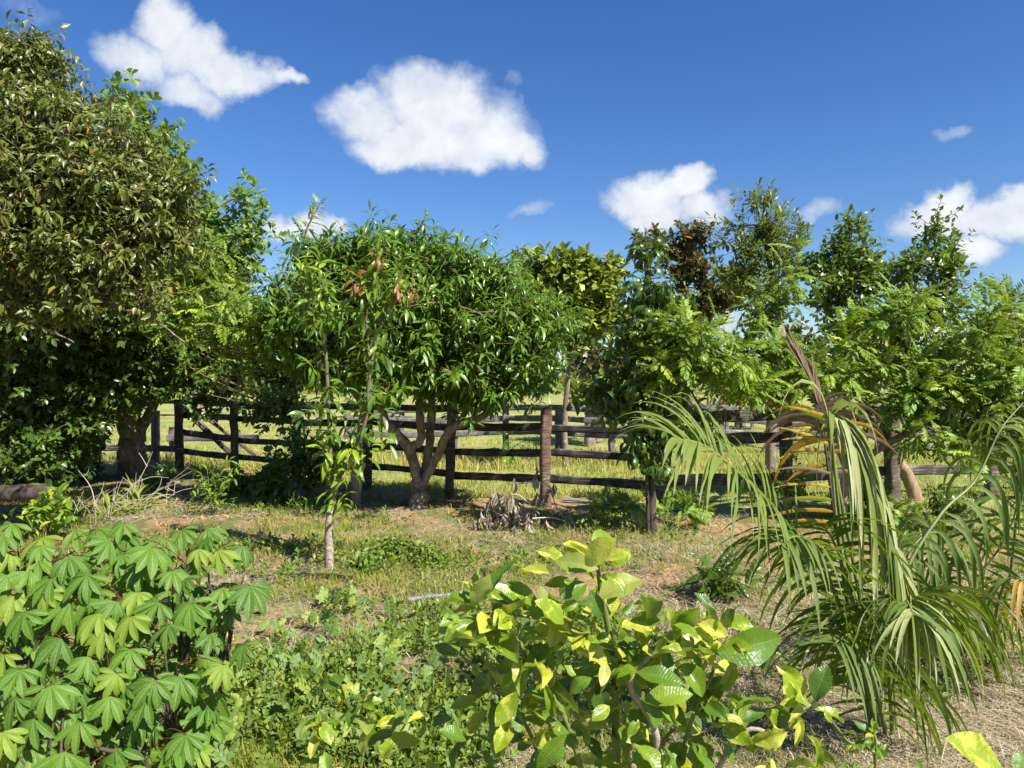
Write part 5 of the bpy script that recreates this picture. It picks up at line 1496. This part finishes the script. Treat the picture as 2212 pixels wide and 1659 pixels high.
def joined(P, R, S, rn, shapes, mat, name, label, cat, parent=None, root=(0, 0, 0)):
    mb = MB()
    tid = rng.integers(0, len(shapes), len(P))
    for k, (v, q, a) in enumerate(shapes):
        i = np.where(tid == k)[0]
        if len(i) == 0:
            continue
        V = (P[i][:, None] + S[i][:, None, None] * np.einsum('nij,vj->nvi', R[i], v)).reshape(-1, 3)
        Q = (q[None] + np.arange(len(i))[:, None, None] * len(v)).reshape(-1, 4)
        A = np.tile(a, (len(i), 1))
        A[:, 2] = np.repeat(rn[i], len(v))
        mb.add(V, Q, A)
    o = mb.build(name, mat, parent, root)
    o['kind'] = 'stuff'
    if parent is None:
        tag(o, label, cat)
    return o


joined(P, R, S, rn, SH['weed'], M['weed'], 'leafy_weeds', 'low leafy green weeds covering the garden ground', 'weeds')
# fallen leaves in the shade under the left trees
X, Y, px, py = view_scatter(2600, 1010, 1130, -60, 900)
n = len(X)
P = np.stack([X, Y, ground_z(X, Y) + .012], 1)
keep = fence_side(X, Y) < .3
P = P[keep]; n = len(P)
R = frames(np.concatenate([rdir(n), rng.normal(0, .15, (n, 1))], 1), np.array([0, 0, 1.0]) + rng.normal(0, .3, (n, 3)))
joined(P, R, rng.uniform(.06, .14, n), rng.random(n) * .7, SH['dry'], M['dryleaf'], 'leaf_litter', 'fallen brown leaves on the shaded ground under trees', 'leaves')

# melon vines: lobed grey-green leaves creeping over the soil
clumps = [(470, 1640, 'below the cassava'), (560, 1600, 'at the bottom left beside the cassava'), (650, 1640, 'at the bottom edge left of the lime shoot'), (640, 1500, 'right of the cassava'), (560, 1450, 'touching the rightmost cassava'),
          (760, 1430, 'in the middle of the weedy ground'), (860, 1400, 'left of the lime bush'), (720, 1560, 'around the yellowing lime shoot'), (930, 1480, 'under the left lime leaves'), (620, 1370, 'behind the cassava leaves'),
          (820, 1500, 'on bare orange soil'), (960, 1600, 'at the bottom edge under the lime bush'), (700, 1380, 'farther back in the weeds'), (900, 1640, 'at the bottom edge beside the dry vine'), (800, 1330, 'farthest back below the sapling')]
for k, (x, y, lab) in enumerate(clumps):
    g = G(x, y)
    root = thing('melon_vine', 'lobed grey green melon vine ' + lab, 'vine', g, 'melon vines over the garden soil')
    nn = 9
    Pl = g + np.stack([rng.normal(0, .24, nn), rng.normal(0, .2, nn), np.zeros(nn)], 1)
    Pl[:, 2] = ground_z(Pl[:, 0], Pl[:, 1]) + rng.uniform(.03, .10, nn)
    dr = unit(np.stack([rng.normal(0, .5, nn), rng.normal(.2, .6, nn), rng.uniform(.3, 1.2, nn)], 1))
    R = frames(dr, np.array([0.1, -.7, .6]) + rng.normal(0, .3, (nn, 3)))
    add_leaves(root, Pl, R, rng.uniform(.075, .14, nn), rng.random(nn), SH['lobed'], M['melon'], 60)
    for q in range(4):
        e = Pl[rng.integers(0, nn)]
        mb = MB(); mb.add(*tube(spline([g + [0, 0, .01], (g + e) / 2 + [0, 0, .02], e], 8), [.004, .003], 5)); mb.build('stem', M['greenstem'], root, g)

# far wood on the horizon: one mass
n = 15000
az = rng.uniform(-1.0, 1.0, n)
dd = rng.uniform(150, 200, n)
X, Y = np.sin(az) * dd, np.cos(az) * dd
htop = 4.0 + 2.0 * vnoise(az * 40, az * 0, 1.0, 2) + 1.2 * vnoise(az * 130, az * 0, 1.0, 4)
Z = ground_z(X, Y) + np.maximum(htop, 1.0) * rng.random(n) ** .7
P = np.stack([X, Y, Z], 1)
R = frames(unit(rng.standard_normal((n, 3))), np.array([0, -.4, 1.0]) + rng.normal(0, .6, (n, 3)))
joined(P, R, rng.uniform(1.0, 2.0, n), rng.random(n), SH['weed'], M['willow'], 'distant_wood', 'low distant wood along the horizon', 'trees')


# ------------------------------------------------------------------ leaves: the ones that show become parts, the rest one mass
def finalize_leaves():
    low = {id(SH[k]): LOW[k] for k in LOW}
    cells, depth, sid, lid = [], [], [], []
    for si, L in enumerate(LEAFSETS):
        for f in (.25, .5, .8):
            C = L['P'] + L['R'][:, :, 0] * (L['S'] * f)[:, None]
            d = np.maximum(C[:, 1], .1)
            x = CX + F * C[:, 0] / d
            y = HY - F * (C[:, 2] - CAMH) / d
            ok = (x > 0) & (x < 2212) & (y > 0) & (y < 1659)
            i = np.where(ok)[0]
            cells.append((x[i] // 9).astype(int) * 1000 + (y[i] // 9).astype(int))
            depth.append(d[i]); sid.append(np.full(len(i), si)); lid.append(i)
    cells, depth, sid, lid = map(np.concatenate, (cells, depth, sid, lid))
    order = np.lexsort((depth, cells))
    first = np.ones(len(order), bool)
    first[1:] = cells[order][1:] != cells[order][:-1]
    vis = order[first]
    total = 0
    for si, L in enumerate(LEAFSETS):
        n = len(L['P'])
        score = np.zeros(n)
        v = vis[sid[vis] == si]
        np.add.at(score, lid[v], 1.0)
        size = L['S'] / np.maximum(L['P'][:, 1], .1)
        score = score * 10 + size / size.max()
        pick = np.argsort(-score)[:L['nind']]
        if n > L['nind']:
            pick = pick[score[pick] > 5]
        chosen = np.zeros(n, bool)
        chosen[pick] = True
        bank = {}
        for i in pick:
            k = (int(L['tid'][i]), int(min(5, L['rnd'][i] * 6)))
            if k not in bank:
                v_, q_, a_ = L['shapes'][k[0]]
                at = a_.copy()
                at[:, 2] = (k[1] + .5) / 6
                bank[k] = make_mesh(L['name'], v_, q_, L['mat'], at)
            o = link(L['name'], bank[k], L['root'])
            o.matrix_local = mat4(L['R'][i], L['S'][i], L['P'][i] - L['loc'])
        rest = np.where(~chosen)[0]
        total += len(pick)
        if len(rest):
            joined(L['P'][rest], L['R'][rest], L['S'][rest], L['rnd'][rest], low.get(id(L['shapes']), L['shapes']), L['mat'], L['rest'], None, None, L['root'], L['loc'])
    return total


nl = finalize_leaves()
tris = sum(len(o.data.polygons) * 2 for o in col.objects if o.type == 'MESH')
print('leaf parts', nl, 'objects', len(col.objects), 'triangles', tris)
